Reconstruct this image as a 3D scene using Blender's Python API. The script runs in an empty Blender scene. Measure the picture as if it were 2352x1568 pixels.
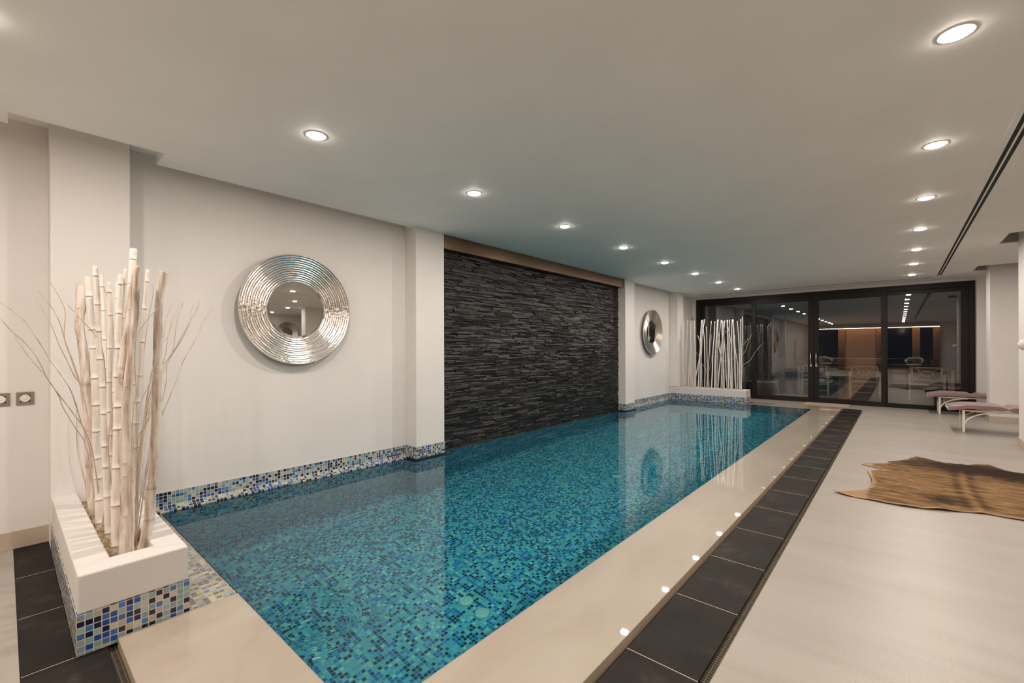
import bpy, bmesh, math, random, json
from mathutils import Vector, Matrix
C = bpy.context.scene.collection
S = bpy.context.scene

# ------------------------------------------------------------------ camera, world, exposure
FPX, YAW, ROLL, SHIFT = 1018.6, 0.71688, -0.0023, 15.9      # 2352 px wide frame
cam = bpy.data.cameras.new('camera'); camo = bpy.data.objects.new('camera', cam); C.objects.link(camo)
cam.sensor_width = 36.0; cam.lens = FPX / 2352 * 36.0
cam.shift_y = SHIFT / 2352.0
cam.clip_start = 0.05; cam.clip_end = 200
camo.matrix_world = (Matrix.Translation((0, 0, 1.25)) @ Matrix.Rotation(YAW, 4, 'Z')
                     @ Matrix.Rotation(math.pi / 2 + 0.0009, 4, 'X') @ Matrix.Rotation(ROLL, 4, 'Z'))
S.camera = camo
S.view_settings.view_transform = 'Standard'; S.view_settings.look = 'None'
S.view_settings.exposure = 0.0; S.view_settings.gamma = 1.0; S.view_settings.use_curve_mapping = False
w = bpy.data.worlds.new('night_sky'); S.world = w; w.use_nodes = True
w.node_tree.nodes['Background'].inputs[0].default_value = (0.05, 0.06, 0.09, 1)
w.node_tree.nodes['Background'].inputs[1].default_value = 0.10
cy = S.cycles
cy.max_bounces = 10; cy.diffuse_bounces = 5; cy.glossy_bounces = 6; cy.transmission_bounces = 6
cy.transparent_max_bounces = 12; cy.caustics_reflective = False; cy.caustics_refractive = True
cy.sample_clamp_indirect = 3.0; cy.blur_glossy = 0.3; cy.use_denoising = True
WARM = (1.0, 0.880, 0.788)
LAMP_W = 16.5

# ------------------------------------------------------------------ materials
def mat(name):
    m = bpy.data.materials.new(name); m.use_nodes = True
    nt = m.node_tree; b = nt.nodes['Principled BSDF']
    return m, nt, b
def N(nt, t, **kw):
    n = nt.nodes.new(t)
    for k, v in kw.items():
        if hasattr(n, k): setattr(n, k, v)
        else: n.inputs[k].default_value = v
    return n
def L(nt, a, b): nt.links.new(a, b)
def simple(name, col, rough=0.5, metal=0.0, **kw):
    m, nt, b = mat(name)
    b.inputs['Base Color'].default_value = (*col, 1); b.inputs['Roughness'].default_value = rough
    b.inputs['Metallic'].default_value = metal
    for k, v in kw.items(): b.inputs[k.replace('_', ' ')].default_value = v
    return m
def ramp(nt, fac, stops, mode='LINEAR'):
    r = nt.nodes.new('ShaderNodeValToRGB'); r.color_ramp.interpolation = mode
    el = r.color_ramp.elements
    while len(el) > 1: el.remove(el[-1])
    el[0].position = stops[0][0]; el[0].color = (*stops[0][1], 1)
    for p, c in stops[1:]:
        e = el.new(p); e.color = (*c, 1)
    if fac is not None: L(nt, fac, r.inputs[0])
    return r
def bump(nt, b, h, strength, dist):
    bp = N(nt, 'ShaderNodeBump'); bp.inputs['Strength'].default_value = strength; bp.inputs['Distance'].default_value = dist
    L(nt, h, bp.inputs['Height']); L(nt, bp.outputs[0], b.inputs['Normal']); return bp

def paint(name, col):
    m, nt, b = mat(name)
    tc = N(nt, 'ShaderNodeTexCoord')
    n = N(nt, 'ShaderNodeTexNoise'); n.inputs['Scale'].default_value = 2.2; n.inputs['Detail'].default_value = 3
    L(nt, tc.outputs['Object'], n.inputs['Vector'])
    c = [x for x in col]; d = [x * 0.965 for x in col]
    r = ramp(nt, n.outputs[0], [(0.35, d), (0.65, c)]); L(nt, r.outputs[0], b.inputs['Base Color'])
    n2 = N(nt, 'ShaderNodeTexNoise'); n2.inputs['Scale'].default_value = 60
    L(nt, tc.outputs['Object'], n2.inputs['Vector'])
    bump(nt, b, n2.outputs[0], 0.15, 0.002)
    b.inputs['Roughness'].default_value = 0.75; b.inputs['Specular IOR Level'].default_value = 0.25
    return m
M_WALL = paint('wall_paint', (0.76, 0.735, 0.71))
M_RIM = paint('planter_plaster', (0.66, 0.635, 0.61))
M_CEIL = paint('ceiling_paint', (0.93, 0.925, 0.90))
M_CEIL.node_tree.nodes['Principled BSDF'].inputs['Roughness'].default_value = 0.6

def mosaic(name, cols, grout, rough=0.18, pitch=0.0256, gw=0.075):
    m, nt, b = mat(name)
    uv = N(nt, 'ShaderNodeUVMap')
    sc = N(nt, 'ShaderNodeVectorMath', operation='SCALE'); sc.inputs['Scale'].default_value = 1 / pitch
    L(nt, uv.outputs[0], sc.inputs[0])
    fl = N(nt, 'ShaderNodeVectorMath', operation='FLOOR'); L(nt, sc.outputs[0], fl.inputs[0])
    wn = N(nt, 'ShaderNodeTexWhiteNoise', noise_dimensions='2D'); L(nt, fl.outputs[0], wn.inputs['Vector'])
    r = ramp(nt, wn.outputs['Value'], cols, 'CONSTANT')
    hv = N(nt, 'ShaderNodeHueSaturation'); L(nt, r.outputs[0], hv.inputs['Color'])
    sp2 = N(nt, 'ShaderNodeSeparateColor'); L(nt, wn.outputs['Color'], sp2.inputs[0])
    mr = N(nt, 'ShaderNodeMapRange'); L(nt, sp2.outputs[1], mr.inputs[0]); mr.inputs[3].default_value = 0.82; mr.inputs[4].default_value = 1.16
    L(nt, mr.outputs[0], hv.inputs['Value'])
    fr = N(nt, 'ShaderNodeVectorMath', operation='FRACTION'); L(nt, sc.outputs[0], fr.inputs[0])
    sp = N(nt, 'ShaderNodeSeparateXYZ'); L(nt, fr.outputs[0], sp.inputs[0])
    def edge(o):
        a = N(nt, 'ShaderNodeMath', operation='SUBTRACT'); L(nt, o, a.inputs[0]); a.inputs[1].default_value = 0.5
        c = N(nt, 'ShaderNodeMath', operation='ABSOLUTE'); L(nt, a.outputs[0], c.inputs[0]); return c.outputs[0]
    mx = N(nt, 'ShaderNodeMath', operation='MAXIMUM'); L(nt, edge(sp.outputs[0]), mx.inputs[0]); L(nt, edge(sp.outputs[1]), mx.inputs[1])
    gt = N(nt, 'ShaderNodeMath', operation='GREATER_THAN'); L(nt, mx.outputs[0], gt.inputs[0]); gt.inputs[1].default_value = 0.5 - gw
    mix = N(nt, 'ShaderNodeMix', data_type='RGBA'); L(nt, gt.outputs[0], mix.inputs[0])
    L(nt, hv.outputs[0], mix.inputs[6]); mix.inputs[7].default_value = (*grout, 1)
    L(nt, mix.outputs[2], b.inputs['Base Color'])
    rr = N(nt, 'ShaderNodeMapRange'); L(nt, gt.outputs[0], rr.inputs[0]); rr.inputs[3].default_value = rough; rr.inputs[4].default_value = 0.8
    L(nt, rr.outputs[0], b.inputs['Roughness'])
    return m
NAVY, BLUE, MID, SAGE, BEIGE = (0.010, 0.016, 0.050), (0.014, 0.085, 0.32), (0.05, 0.16, 0.40), (0.22, 0.34, 0.34), (0.48, 0.43, 0.33)
M_MOS = mosaic('blue_glass_mosaic', [(0, NAVY), (0.25, BLUE), (0.39, MID), (0.50, SAGE), (0.68, (0.27, 0.42, 0.38)), (0.86, BEIGE)], (0.55, 0.48, 0.41))
M_POOL = mosaic('pool_mosaic', [(0, (0.012, 0.040, 0.11)), (0.22, (0.008, 0.18, 0.50)), (0.38, (0.03, 0.29, 0.60)), (0.52, (0.16, 0.53, 0.62)), (0.90, (0.38, 0.70, 0.64))], (0.20, 0.56, 0.62), rough=0.3)
M_LEDGE = mosaic('pale_ledge_mosaic', [(0, (0.15, 0.14, 0.13)), (0.2, (0.14, 0.19, 0.30)), (0.36, (0.22, 0.28, 0.35)), (0.48, (0.34, 0.37, 0.31)), (0.75, (0.48, 0.44, 0.33))], (0.42, 0.38, 0.27), rough=0.1)
M_GUT = mosaic('brown_gutter_mosaic', [(0, (0.03, 0.028, 0.015)), (0.5, (0.05, 0.04, 0.027))], (0.15, 0.12, 0.08), pitch=0.0165, gw=0.09)

def marble(name, base, dark, rough, streak=(0.5, 3.0), coat=0.0, joints=False, bumpy=0.0, stains=False):
    m, nt, b = mat(name)
    tc = N(nt, 'ShaderNodeTexCoord'); mp = N(nt, 'ShaderNodeMapping'); L(nt, tc.outputs['Object'], mp.inputs[0])
    mp.inputs['Scale'].default_value = (streak[0], streak[1], 1); mp.inputs['Rotation'].default_value = (0, 0, 0.12)
    n = N(nt, 'ShaderNodeTexNoise'); n.inputs['Scale'].default_value = 1.6; n.inputs['Detail'].default_value = 6; n.inputs['Roughness'].default_value = 0.55; n.inputs['Distortion'].default_value = 0.6
    L(nt, mp.outputs[0], n.inputs['Vector'])
    r = ramp(nt, n.outputs[0], [(0.3, dark), (0.62, base)])
    out = r.outputs[0]
    if stains:
        n3 = N(nt, 'ShaderNodeTexNoise'); n3.inputs['Scale'].default_value = 3.1; n3.inputs['Detail'].default_value = 5; n3.inputs['Distortion'].default_value = 1.2
        L(nt, tc.outputs['Object'], n3.inputs['Vector'])
        r3 = ramp(nt, n3.outputs[0], [(0.72, (0, 0, 0)), (0.80, (1, 1, 1))])
        mx = N(nt, 'ShaderNodeMix', data_type='RGBA'); mf = N(nt, 'ShaderNodeMath', operation='MULTIPLY'); L(nt, r3.outputs[0], mf.inputs[0]); mf.inputs[1].default_value = 0.35
        L(nt, mf.outputs[0], mx.inputs[0]); L(nt, out, mx.inputs[6]); mx.inputs[7].default_value = (0.50, 0.33, 0.17, 1); out = mx.outputs[2]
    if joints:
        sp = N(nt, 'ShaderNodeSeparateXYZ'); L(nt, tc.outputs['Object'], sp.inputs[0])
        def line(o, off, per, wd):
            a = N(nt, 'ShaderNodeMath', operation='SUBTRACT'); L(nt, o, a.inputs[0]); a.inputs[1].default_value = off
            d = N(nt, 'ShaderNodeMath', operation='DIVIDE'); L(nt, a.outputs[0], d.inputs[0]); d.inputs[1].default_value = per
            f = N(nt, 'ShaderNodeMath', operation='FRACT'); L(nt, d.outputs[0], f.inputs[0])
            s = N(nt, 'ShaderNodeMath', operation='LESS_THAN'); L(nt, f.outputs[0], s.inputs[0]); s.inputs[1].default_value = wd / per; return s.outputs[0]
        g = N(nt, 'ShaderNodeMath', operation='MAXIMUM'); L(nt, line(sp.outputs[0], 0.144, 1.5, 0.004), g.inputs[0]); L(nt, line(sp.outputs[1], 1.908, 3.0, 0.003), g.inputs[1])
        gm = N(nt, 'ShaderNodeMath', operation='MULTIPLY'); L(nt, g.outputs[0], gm.inputs[0]); gm.inputs[1].default_value = 0.6
        mx = N(nt, 'ShaderNodeMix', data_type='RGBA'); L(nt, gm.outputs[0], mx.inputs[0]); L(nt, out, mx.inputs[6]); mx.inputs[7].default_value = (0.42, 0.34, 0.24, 1); out = mx.outputs[2]
    L(nt, out, b.inputs['Base Color'])
    b.inputs['Roughness'].default_value = rough; b.inputs['Coat Weight'].default_value = coat; b.inputs['Coat Roughness'].default_value = 0.015
    b.inputs['Coat IOR'].default_value = 1.333
    if bumpy:
        n2 = N(nt, 'ShaderNodeTexNoise'); n2.inputs['Scale'].default_value = 120; n2.inputs['Detail'].default_value = 4
        L(nt, tc.outputs['Object'], n2.inputs['Vector']); bump(nt, b, n2.outputs[0], bumpy, 0.004)
        rn = ramp(nt, n2.outputs[0], [(0.3, (rough * 0.7,) * 3), (0.7, (rough * 1.25,) * 3)]); L(nt, rn.outputs[0], b.inputs['Roughness'])
    return m
M_FLOOR = marble('cream_stone_floor', (0.375, 0.345, 0.308), (0.33, 0.30, 0.262), 0.40, joints=True, bumpy=0.26, stains=True)
M_COPING = marble('wet_cream_marble', (0.41, 0.36, 0.295), (0.36, 0.305, 0.24), 0.45, streak=(2.0, 0.8), coat=1.0, stains=True)
M_COPSIDE = marble('dry_cream_marble_edge', (0.42, 0.34, 0.25), (0.36, 0.29, 0.21), 0.5)
M_BASEB = marble('beige_marble_baseboard', (0.52, 0.44, 0.35), (0.46, 0.38, 0.30), 0.3, streak=(1, 1))

def slate_tile():
    m, nt, b = mat('dark_slate_tile')
    tc = N(nt, 'ShaderNodeTexCoord'); n = N(nt, 'ShaderNodeTexNoise'); n.inputs['Scale'].default_value = 4.5; n.inputs['Detail'].default_value = 8; n.inputs['Roughness'].default_value = 0.65
    L(nt, tc.outputs['Object'], n.inputs['Vector'])
    r = ramp(nt, n.outputs[0], [(0.3, (0.009, 0.007, 0.006)), (0.55, (0.017, 0.0135, 0.0115)), (0.72, (0.045, 0.037, 0.032))]); L(nt, r.outputs[0], b.inputs['Base Color'])
    bump(nt, b, n.outputs[0], 0.2, 0.003); b.inputs['Roughness'].default_value = 0.6; b.inputs['Specular IOR Level'].default_value = 0.2
    return m
M_SLATE = slate_tile()
def ledger():
    m, nt, b = mat('black_ledger_stone')
    tc = N(nt, 'ShaderNodeTexCoord'); mp = N(nt, 'ShaderNodeMapping'); mp.inputs['Scale'].default_value = (1, 5, 48); L(nt, tc.outputs['Object'], mp.inputs[0])
    n = N(nt, 'ShaderNodeTexNoise'); n.inputs['Scale'].default_value = 2.2; n.inputs['Detail'].default_value = 7; n.inputs['Roughness'].default_value = 0.7
    L(nt, mp.outputs[0], n.inputs['Vector'])
    at = N(nt, 'ShaderNodeAttribute'); at.attribute_name = 'tone'
    ad = N(nt, 'ShaderNodeMath', operation='ADD'); L(nt, n.outputs[0], ad.inputs[0])
    s = N(nt, 'ShaderNodeMath', operation='MULTIPLY'); L(nt, at.outputs['Fac'], s.inputs[0]); s.inputs[1].default_value = 0.26; L(nt, s.outputs[0], ad.inputs[1])
    r = ramp(nt, ad.outputs[0], [(0.45, (0.002, 0.002, 0.002)), (0.62, (0.008, 0.0077, 0.0078)), (0.82, (0.022, 0.021, 0.021)), (0.93, (0.20, 0.185, 0.17))]); L(nt, r.outputs[0], b.inputs['Base Color'])
    bump(nt, b, n.outputs[0], 0.5, 0.004); b.inputs['Roughness'].default_value = 0.42
    return m
M_LEDGER = ledger()
M_BLACKSTONE = simple('black_stone_edge', (0.02, 0.018, 0.017), 0.3)
def brushed(name, col, rough, sc):
    m, nt, b = mat(name)
    tc = N(nt, 'ShaderNodeTexCoord'); mp = N(nt, 'ShaderNodeMapping'); mp.inputs['Scale'].default_value = sc; L(nt, tc.outputs['Object'], mp.inputs[0])
    n = N(nt, 'ShaderNodeTexNoise'); n.inputs['Scale'].default_value = 8; n.inputs['Detail'].default_value = 3; L(nt, mp.outputs[0], n.inputs['Vector'])
    r = ramp(nt, n.outputs[0], [(0.3, [c * 0.8 for c in col]), (0.7, col)]); L(nt, r.outputs[0], b.inputs['Base Color'])
    b.inputs['Metallic'].default_value = 1; b.inputs['Roughness'].default_value = rough
    bump(nt, b, n.outputs[0], 0.1, 0.001)
    return m
M_BRONZE = brushed('brushed_bronze', (0.22, 0.145, 0.095), 0.36, (1, 0.3, 12))
M_STEEL = brushed('brushed_steel', (0.50, 0.46, 0.41), 0.38, (1, 1, 12))
def hammered():
    m, nt, b = mat('hammered_silver')
    tc = N(nt, 'ShaderNodeTexCoord'); n = N(nt, 'ShaderNodeTexVoronoi'); n.inputs['Scale'].default_value = 42; L(nt, tc.outputs['Object'], n.inputs['Vector'])
    b.inputs['Base Color'].default_value = (0.80, 0.76, 0.71, 1); b.inputs['Metallic'].default_value = 1; b.inputs['Roughness'].default_value = 0.20
    bump(nt, b, n.outputs['Distance'], 0.22, 0.006)
    return m
M_SILVER = hammered()
M_MIRROR = simple('mirror_glass', (0.74, 0.74, 0.71), 0.0, 1.0)
def wood(name, cols, sc=(9, 9, 1.2)):
    m, nt, b = mat(name)
    tc = N(nt, 'ShaderNodeTexCoord'); mp = N(nt, 'ShaderNodeMapping'); mp.inputs['Scale'].default_value = sc; L(nt, tc.outputs['Object'], mp.inputs[0])
    n = N(nt, 'ShaderNodeTexNoise'); n.inputs['Scale'].default_value = 4; n.inputs['Detail'].default_value = 6; n.inputs['Roughness'].default_value = 0.6; L(nt, mp.outputs[0], n.inputs['Vector'])
    r = ramp(nt, n.outputs[0], cols)
    at = N(nt, 'ShaderNodeAttribute'); at.attribute_name = 'ring'
    mx = N(nt, 'ShaderNodeMix', data_type='RGBA'); L(nt, at.outputs['Fac'], mx.inputs[0]); L(nt, r.outputs[0], mx.inputs[6]); mx.inputs[7].default_value = (0.34, 0.20, 0.10, 1)
    L(nt, mx.outputs[2], b.inputs['Base Color']); bump(nt, b, n.outputs[0], 0.35, 0.003)
    b.inputs['Roughness'].default_value = 0.62
    return m
M_DRIFT = wood('whitewashed_driftwood', [(0.30, (0.30, 0.21, 0.15)), (0.43, (0.56, 0.46, 0.38)), (0.60, (0.78, 0.71, 0.63))])
M_BAMBOO = wood('whitewashed_bamboo', [(0.28, (0.56, 0.46, 0.37)), (0.46, (0.80, 0.745, 0.68))], (12, 12, 0.6))
M_TWIG = wood('pale_twig_bark', [(0.3, (0.40, 0.30, 0.22)), (0.6, (0.70, 0.60, 0.50))])
M_CANE = wood('white_painted_cane', [(0.25, (0.66, 0.60, 0.53)), (0.5, (0.84, 0.81, 0.77))])
def soil():
    m, nt, b = mat('woven_straw_soil')
    tc = N(nt, 'ShaderNodeTexCoord'); mp = N(nt, 'ShaderNodeMapping'); mp.inputs['Scale'].default_value = (3, 9, 1); L(nt, tc.outputs['Object'], mp.inputs[0])
    n = N(nt, 'ShaderNodeTexNoise'); n.inputs['Scale'].default_value = 9; n.inputs['Detail'].default_value = 8; n.inputs['Distortion'].default_value = 1.5; L(nt, mp.outputs[0], n.inputs['Vector'])
    r = ramp(nt, n.outputs[0], [(0.35, (0.16, 0.10, 0.05)), (0.5, (0.46, 0.34, 0.20)), (0.68, (0.66, 0.53, 0.35))]); L(nt, r.outputs[0], b.inputs['Base Color'])
    bump(nt, b, n.outputs[0], 0.9, 0.02); b.inputs['Roughness'].default_value = 0.85
    return m
M_SOIL = soil()
M_FRAME = simple('black_aluminium', (0.010, 0.008, 0.007), 0.5, Specular_IOR_Level=0.25)
M_HANDLE = simple('satin_steel_handle', (0.72, 0.69, 0.65), 0.25, 1.0)
M_WHITEM = simple('white_powder_coat', (0.80, 0.75, 0.68), 0.35)
M_MAUVE = simple('mauve_vinyl', (0.245, 0.150, 0.157), 0.45, 0.0, Sheen_Weight=0.3)
M_MAT = simple('tan_doormat', (0.47, 0.36, 0.26), 0.95)
M_DISC = simple('white_pool_fitting', (0.50, 0.78, 0.70), 0.35)
M_DARK = simple('dark_slot', (0.006, 0.006, 0.006), 0.7)
M_PLASTIC = simple('white_plastic', (0.82, 0.72, 0.64), 0.35)
M_TRIMW = simple('white_lamp_trim', (0.82, 0.79, 0.75), 0.4)
M_TERR = marble('terrace_tile', (0.50, 0.44, 0.37), (0.42, 0.36, 0.30), 0.5)
M_LEAF = simple('dark_leaf', (0.06, 0.14, 0.045), 0.45)
M_POT = simple('white_planter_pot', (0.42, 0.41, 0.36), 0.6)
M_WOODT = simple('brown_table_wood', (0.22, 0.13, 0.08), 0.45)
M_CURT = simple('amber_curtain', (0.42, 0.24, 0.13), 0.8)
M_PANEL = simple('amber_wall_panel', (0.58, 0.36, 0.22), 0.6)
M_NIGHT = simple('dark_window_glass', (0.01, 0.01, 0.012), 0.08)

def emis(name, col, s):
    m = bpy.data.materials.new(name); m.use_nodes = True; nt = m.node_tree; nt.nodes.clear()
    e = N(nt, 'ShaderNodeEmission'); e.inputs[0].default_value = (*col, 1); e.inputs[1].default_value = s
    o = N(nt, 'ShaderNodeOutputMaterial'); L(nt, e.outputs[0], o.inputs[0]); return m
M_LENS = emis('lit_lamp_lens', (1.0, 0.90, 0.79), 70.0)
M_LED = emis('warm_led_strip', (1.0, 0.60, 0.36), 55.0)

def glass_pane():                                            # thin pane: clear, reflecting by the Fresnel law
    m = bpy.data.materials.new('door_glass'); m.use_nodes = True; nt = m.node_tree; nt.nodes.clear()
    t = N(nt, 'ShaderNodeBsdfTransparent'); t.inputs[0].default_value = (0.94, 0.94, 0.92, 1)
    g = N(nt, 'ShaderNodeBsdfGlossy'); g.inputs['Roughness'].default_value = 0.0; g.inputs[0].default_value = (1, 1, 1, 1)
    f = N(nt, 'ShaderNodeFresnel'); f.inputs[0].default_value = 1.85
    mx = N(nt, 'ShaderNodeMixShader'); L(nt, f.outputs[0], mx.inputs[0]); L(nt, t.outputs[0], mx.inputs[1]); L(nt, g.outputs[0], mx.inputs[2])
    o = N(nt, 'ShaderNodeOutputMaterial'); L(nt, mx.outputs[0], o.inputs[0]); return m
M_GLASS = glass_pane()
def water():
    m = bpy.data.materials.new('pool_water'); m.use_nodes = True; nt = m.node_tree; nt.nodes.clear()
    r = N(nt, 'ShaderNodeBsdfRefraction'); r.inputs['Roughness'].default_value = 0.0; r.inputs['IOR'].default_value = 1.333
    r.inputs[0].default_value = (0.66, 0.98, 1.0, 1)          # water swallows red
    g = N(nt, 'ShaderNodeBsdfGlossy'); g.inputs['Roughness'].default_value = 0.0; g.inputs[0].default_value = (1, 1, 1, 1)
    f = N(nt, 'ShaderNodeFresnel'); f.inputs[0].default_value = 1.333
    mx = N(nt, 'ShaderNodeMixShader'); L(nt, f.outputs[0], mx.inputs[0]); L(nt, r.outputs[0], mx.inputs[1]); L(nt, g.outputs[0], mx.inputs[2])
    o = N(nt, 'ShaderNodeOutputMaterial'); L(nt, mx.outputs[0], o.inputs[0]); return m
M_WATER = water()
def hide():
    m, nt, b = mat('cowhide_fur')
    at = N(nt, 'ShaderNodeAttribute'); at.attribute_name = 'fur'
    tc = N(nt, 'ShaderNodeTexCoord'); mp = N(nt, 'ShaderNodeMapping'); mp.inputs['Scale'].default_value = (1.9, 7.5, 1); mp.inputs['Rotation'].default_value = (0, 0, 0.1); L(nt, tc.outputs['Object'], mp.inputs[0])
    n = N(nt, 'ShaderNodeTexNoise'); n.inputs['Scale'].default_value = 2.4; n.inputs['Detail'].default_value = 9; n.inputs['Roughness'].default_value = 0.65; n.inputs['Distortion'].default_value = 0.7; L(nt, mp.outputs[0], n.inputs['Vector'])
    sp = N(nt, 'ShaderNodeSeparateColor'); L(nt, at.outputs['Color'], sp.inputs[0])
    ad = N(nt, 'ShaderNodeMath', operation='SUBTRACT'); L(nt, n.outputs[0], ad.inputs[0])
    ml = N(nt, 'ShaderNodeMath', operation='MULTIPLY'); L(nt, sp.outputs[0], ml.inputs[0]); ml.inputs[1].default_value = 0.40; L(nt, ml.outputs[0], ad.inputs[1])
    r = ramp(nt, ad.outputs[0], [(0.10, (0.022, 0.012, 0.006)), (0.27, (0.066, 0.036, 0.016)), (0.42, (0.175, 0.100, 0.043)), (0.64, (0.33, 0.205, 0.092))])
    mx = N(nt, 'ShaderNodeMix', data_type='RGBA'); L(nt, sp.outputs[1], mx.inputs[0]); L(nt, r.outputs[0], mx.inputs[6]); mx.inputs[7].default_value = (0.55, 0.40, 0.27, 1)
    L(nt, mx.outputs[2], b.inputs['Base Color'])
    n2 = N(nt, 'ShaderNodeTexNoise'); n2.inputs['Scale'].default_value = 30; n2.inputs['Detail'].default_value = 5; L(nt, mp.outputs[0], n2.inputs['Vector'])
    bump(nt, b, n2.outputs[0], 0.5, 0.004); b.inputs['Roughness'].default_value = 0.85; b.inputs['Specular IOR Level'].default_value = 0.15
    return m
M_HIDE = hide()

# ------------------------------------------------------------------ mesh helpers
class MB:
    """collects shapes that become ONE mesh object"""
    def __init__(s): s.bm = bmesh.new(); s.uv = s.bm.loops.layers.uv.new('UVMap')
    def quad(s, pts, uvs=None):
        vs = [s.bm.verts.new(p) for p in pts]; f = s.bm.faces.new(vs)
        if uvs:
            for l, q in zip(f.loops, uvs): l[s.uv].uv = q
        return f
    def box(s, x0, x1, y0, y1, z0, z1, M=None, skip=''):
        P = [Vector(p) for p in ((x0, y0, z0), (x1, y0, z0), (x1, y1, z0), (x0, y1, z0), (x0, y0, z1), (x1, y0, z1), (x1, y1, z1), (x0, y1, z1))]
        if M: P = [M @ p for p in P]
        v = [s.bm.verts.new(p) for p in P]
        for k, q in (('b', (0, 3, 2, 1)), ('t', (4, 5, 6, 7)), ('n', (0, 1, 5, 4)), ('e', (1, 2, 6, 5)), ('f', (2, 3, 7, 6)), ('w', (3, 0, 4, 7))):
            if k not in skip: s.bm.faces.new([v[i] for i in q])
        return s
    def poly(s, pts, z0, z1):                                # prism over a polygon outline
        n = len(pts); a = [s.bm.verts.new((p[0], p[1], z0)) for p in pts]; b = [s.bm.verts.new((p[0], p[1], z1)) for p in pts]
        s.bm.faces.new(list(reversed(a))); s.bm.faces.new(b)
        for i in range(n): s.bm.faces.new((a[i], a[(i + 1) % n], b[(i + 1) % n], b[i]))
        return s
    def tube(s, pts, rad, seg=10, caps=True, ring=None, closed=False):
        pts = [Vector(p) for p in pts]; n = len(pts)
        rad = rad if isinstance(rad, (list, tuple)) else [rad] * n
        lay = s.bm.verts.layers.float.get('ring') or s.bm.verts.layers.float.new('ring')
        rings = []; up = None
        for i, p in enumerate(pts):
            a = pts[(i - 1) % n] if (closed or i > 0) else p; b = pts[(i + 1) % n] if (closed or i < n - 1) else p
            d = (b - a).normalized()
            if up is None: up = Vector((0, 0, 1)) if abs(d.z) < 0.9 else Vector((1, 0, 0))
            x = d.cross(up).normalized(); y = d.cross(x).normalized(); up = -y if up.dot(-y) > 0 else y
            x = d.cross(up).normalized(); y = x.cross(d).normalized(); up = y
            r = []
            for k in range(seg):
                t = 2 * math.pi * k / seg
                v = s.bm.verts.new(p + (x * math.cos(t) + y * math.sin(t)) * rad[i])
                v[lay] = ring[i] if ring else 0.0
                r.append(v)
            rings.append(r)
        m = n if closed else n - 1
        for i in range(m):
            A, B = rings[i], rings[(i + 1) % n]
            for k in range(seg):
                f = s.bm.faces.new((A[k], A[(k + 1) % seg], B[(k + 1) % seg], B[k])); f.smooth = True
        if caps and not closed:
            s.bm.faces.new(rings[0]); s.bm.faces.new(list(reversed(rings[-1])))
        return s
    def lathe(s, prof, seg=48, M=None, wob=None, smooth=True):    # profile (r, h) about local Z
        rings = []
        for j, (r, hgt) in enumerate(prof):
            row = []
            for k in range(seg):
                t = 2 * math.pi * k / seg
                rr, hh = (r, hgt) if not wob else wob(j, t, r, hgt)
                p = Vector((rr * math.cos(t), rr * math.sin(t), hh))
                row.append(s.bm.verts.new(M @ p if M else p))
            rings.append(row)
        for j in range(len(prof) - 1):
            for k in range(seg):
                f = s.bm.faces.new((rings[j][k], rings[j][(k + 1) % seg], rings[j + 1][(k + 1) % seg], rings[j + 1][k])); f.smooth = smooth
        return rings
    def disc(s, r, z=0.0, seg=32, M=None):
        vs = []
        for k in range(seg):
            p = Vector((r * math.cos(2 * math.pi * k / seg), r * math.sin(2 * math.pi * k / seg), z)); vs.append(s.bm.verts.new(M @ p if M else p))
        s.bm.faces.new(vs); return s
    def boxuv(s, off=(0, 0, 0)):                             # uv in metres, by the face's main direction
        s.bm.normal_update()
        for f in s.bm.faces:
            n = f.normal; a = max(range(3), key=lambda i: abs(n[i]))
            for l in f.loops:
                c = l.vert.co + Vector(off)
                l[s.uv].uv = (c.x, c.y) if a == 2 else ((c.y, c.z) if a == 0 else (c.x + 7.3, c.z))
        return s
    def build(s, name, material, parent=None, bevel=0, loc=None, fixn=True):
        if fixn: bmesh.ops.recalc_face_normals(s.bm, faces=s.bm.faces)
        me = bpy.data.meshes.new(name)
        s.bm.to_mesh(me); s.bm.free(); me.materials.append(material)
        o = bpy.data.objects.new(name, me); C.objects.link(o)
        if parent: o.parent = parent
        if loc: o.location = loc
        if bevel:
            b = o.modifiers.new('bevel', 'BEVEL'); b.width = bevel; b.segments = 2; b.limit_method = 'ANGLE'; b.angle_limit = math.radians(50)
        return o
def tag(o, label=None, cat=None, group=None, kind=None):
    if label: o['label'] = label
    if cat: o['category'] = cat
    if group: o['group'] = group
    if kind: o['kind'] = kind
    return o
def thing(name, label, cat, loc=(0, 0, 0), rz=0, group=None):
    o = bpy.data.objects.new(name, None); C.objects.link(o); o.empty_display_size = 0.1
    o.location = loc; o.rotation_euler = (0, 0, rz); return tag(o, label, cat, group)
def struct(name, mb, m, label=None, bevel=0, cat=None):
    o = mb.build(name, m, bevel=bevel); return tag(o, label, cat, kind='structure')
def copy_tree(o, parent=None):
    c = o.copy(); C.objects.link(c); c.parent = parent
    for ch in list(o.children): copy_tree(ch, c)
    return c
def ordinal(i): return ['nearest', 'second', 'third', 'fourth', 'fifth', 'sixth', 'seventh', 'eighth', 'ninth', 'tenth'][i]

H = 2.6          # ceiling
WX = -4.2        # left wall plane
FY = 12.3        # plane of the glass doors
CZ = 0.025       # coping top
PX0, PX1, PY0, PY1 = WX, -1.325, 0.775, 10.65    # pool opening
EX, BY = 9.6, -7.0                               # far right wall, back wall

# ------------------------------------------------------------------ setting
f = MB()
f.box(-0.535, EX, BY, FY, -0.15, 0); f.box(WX, -0.535, BY, 0.04, -0.15, 0); f.box(WX, -0.535, 11.46, FY, -0.15, 0)
struct('floor', f, M_FLOOR, 'cream stone floor around the pool')
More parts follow.
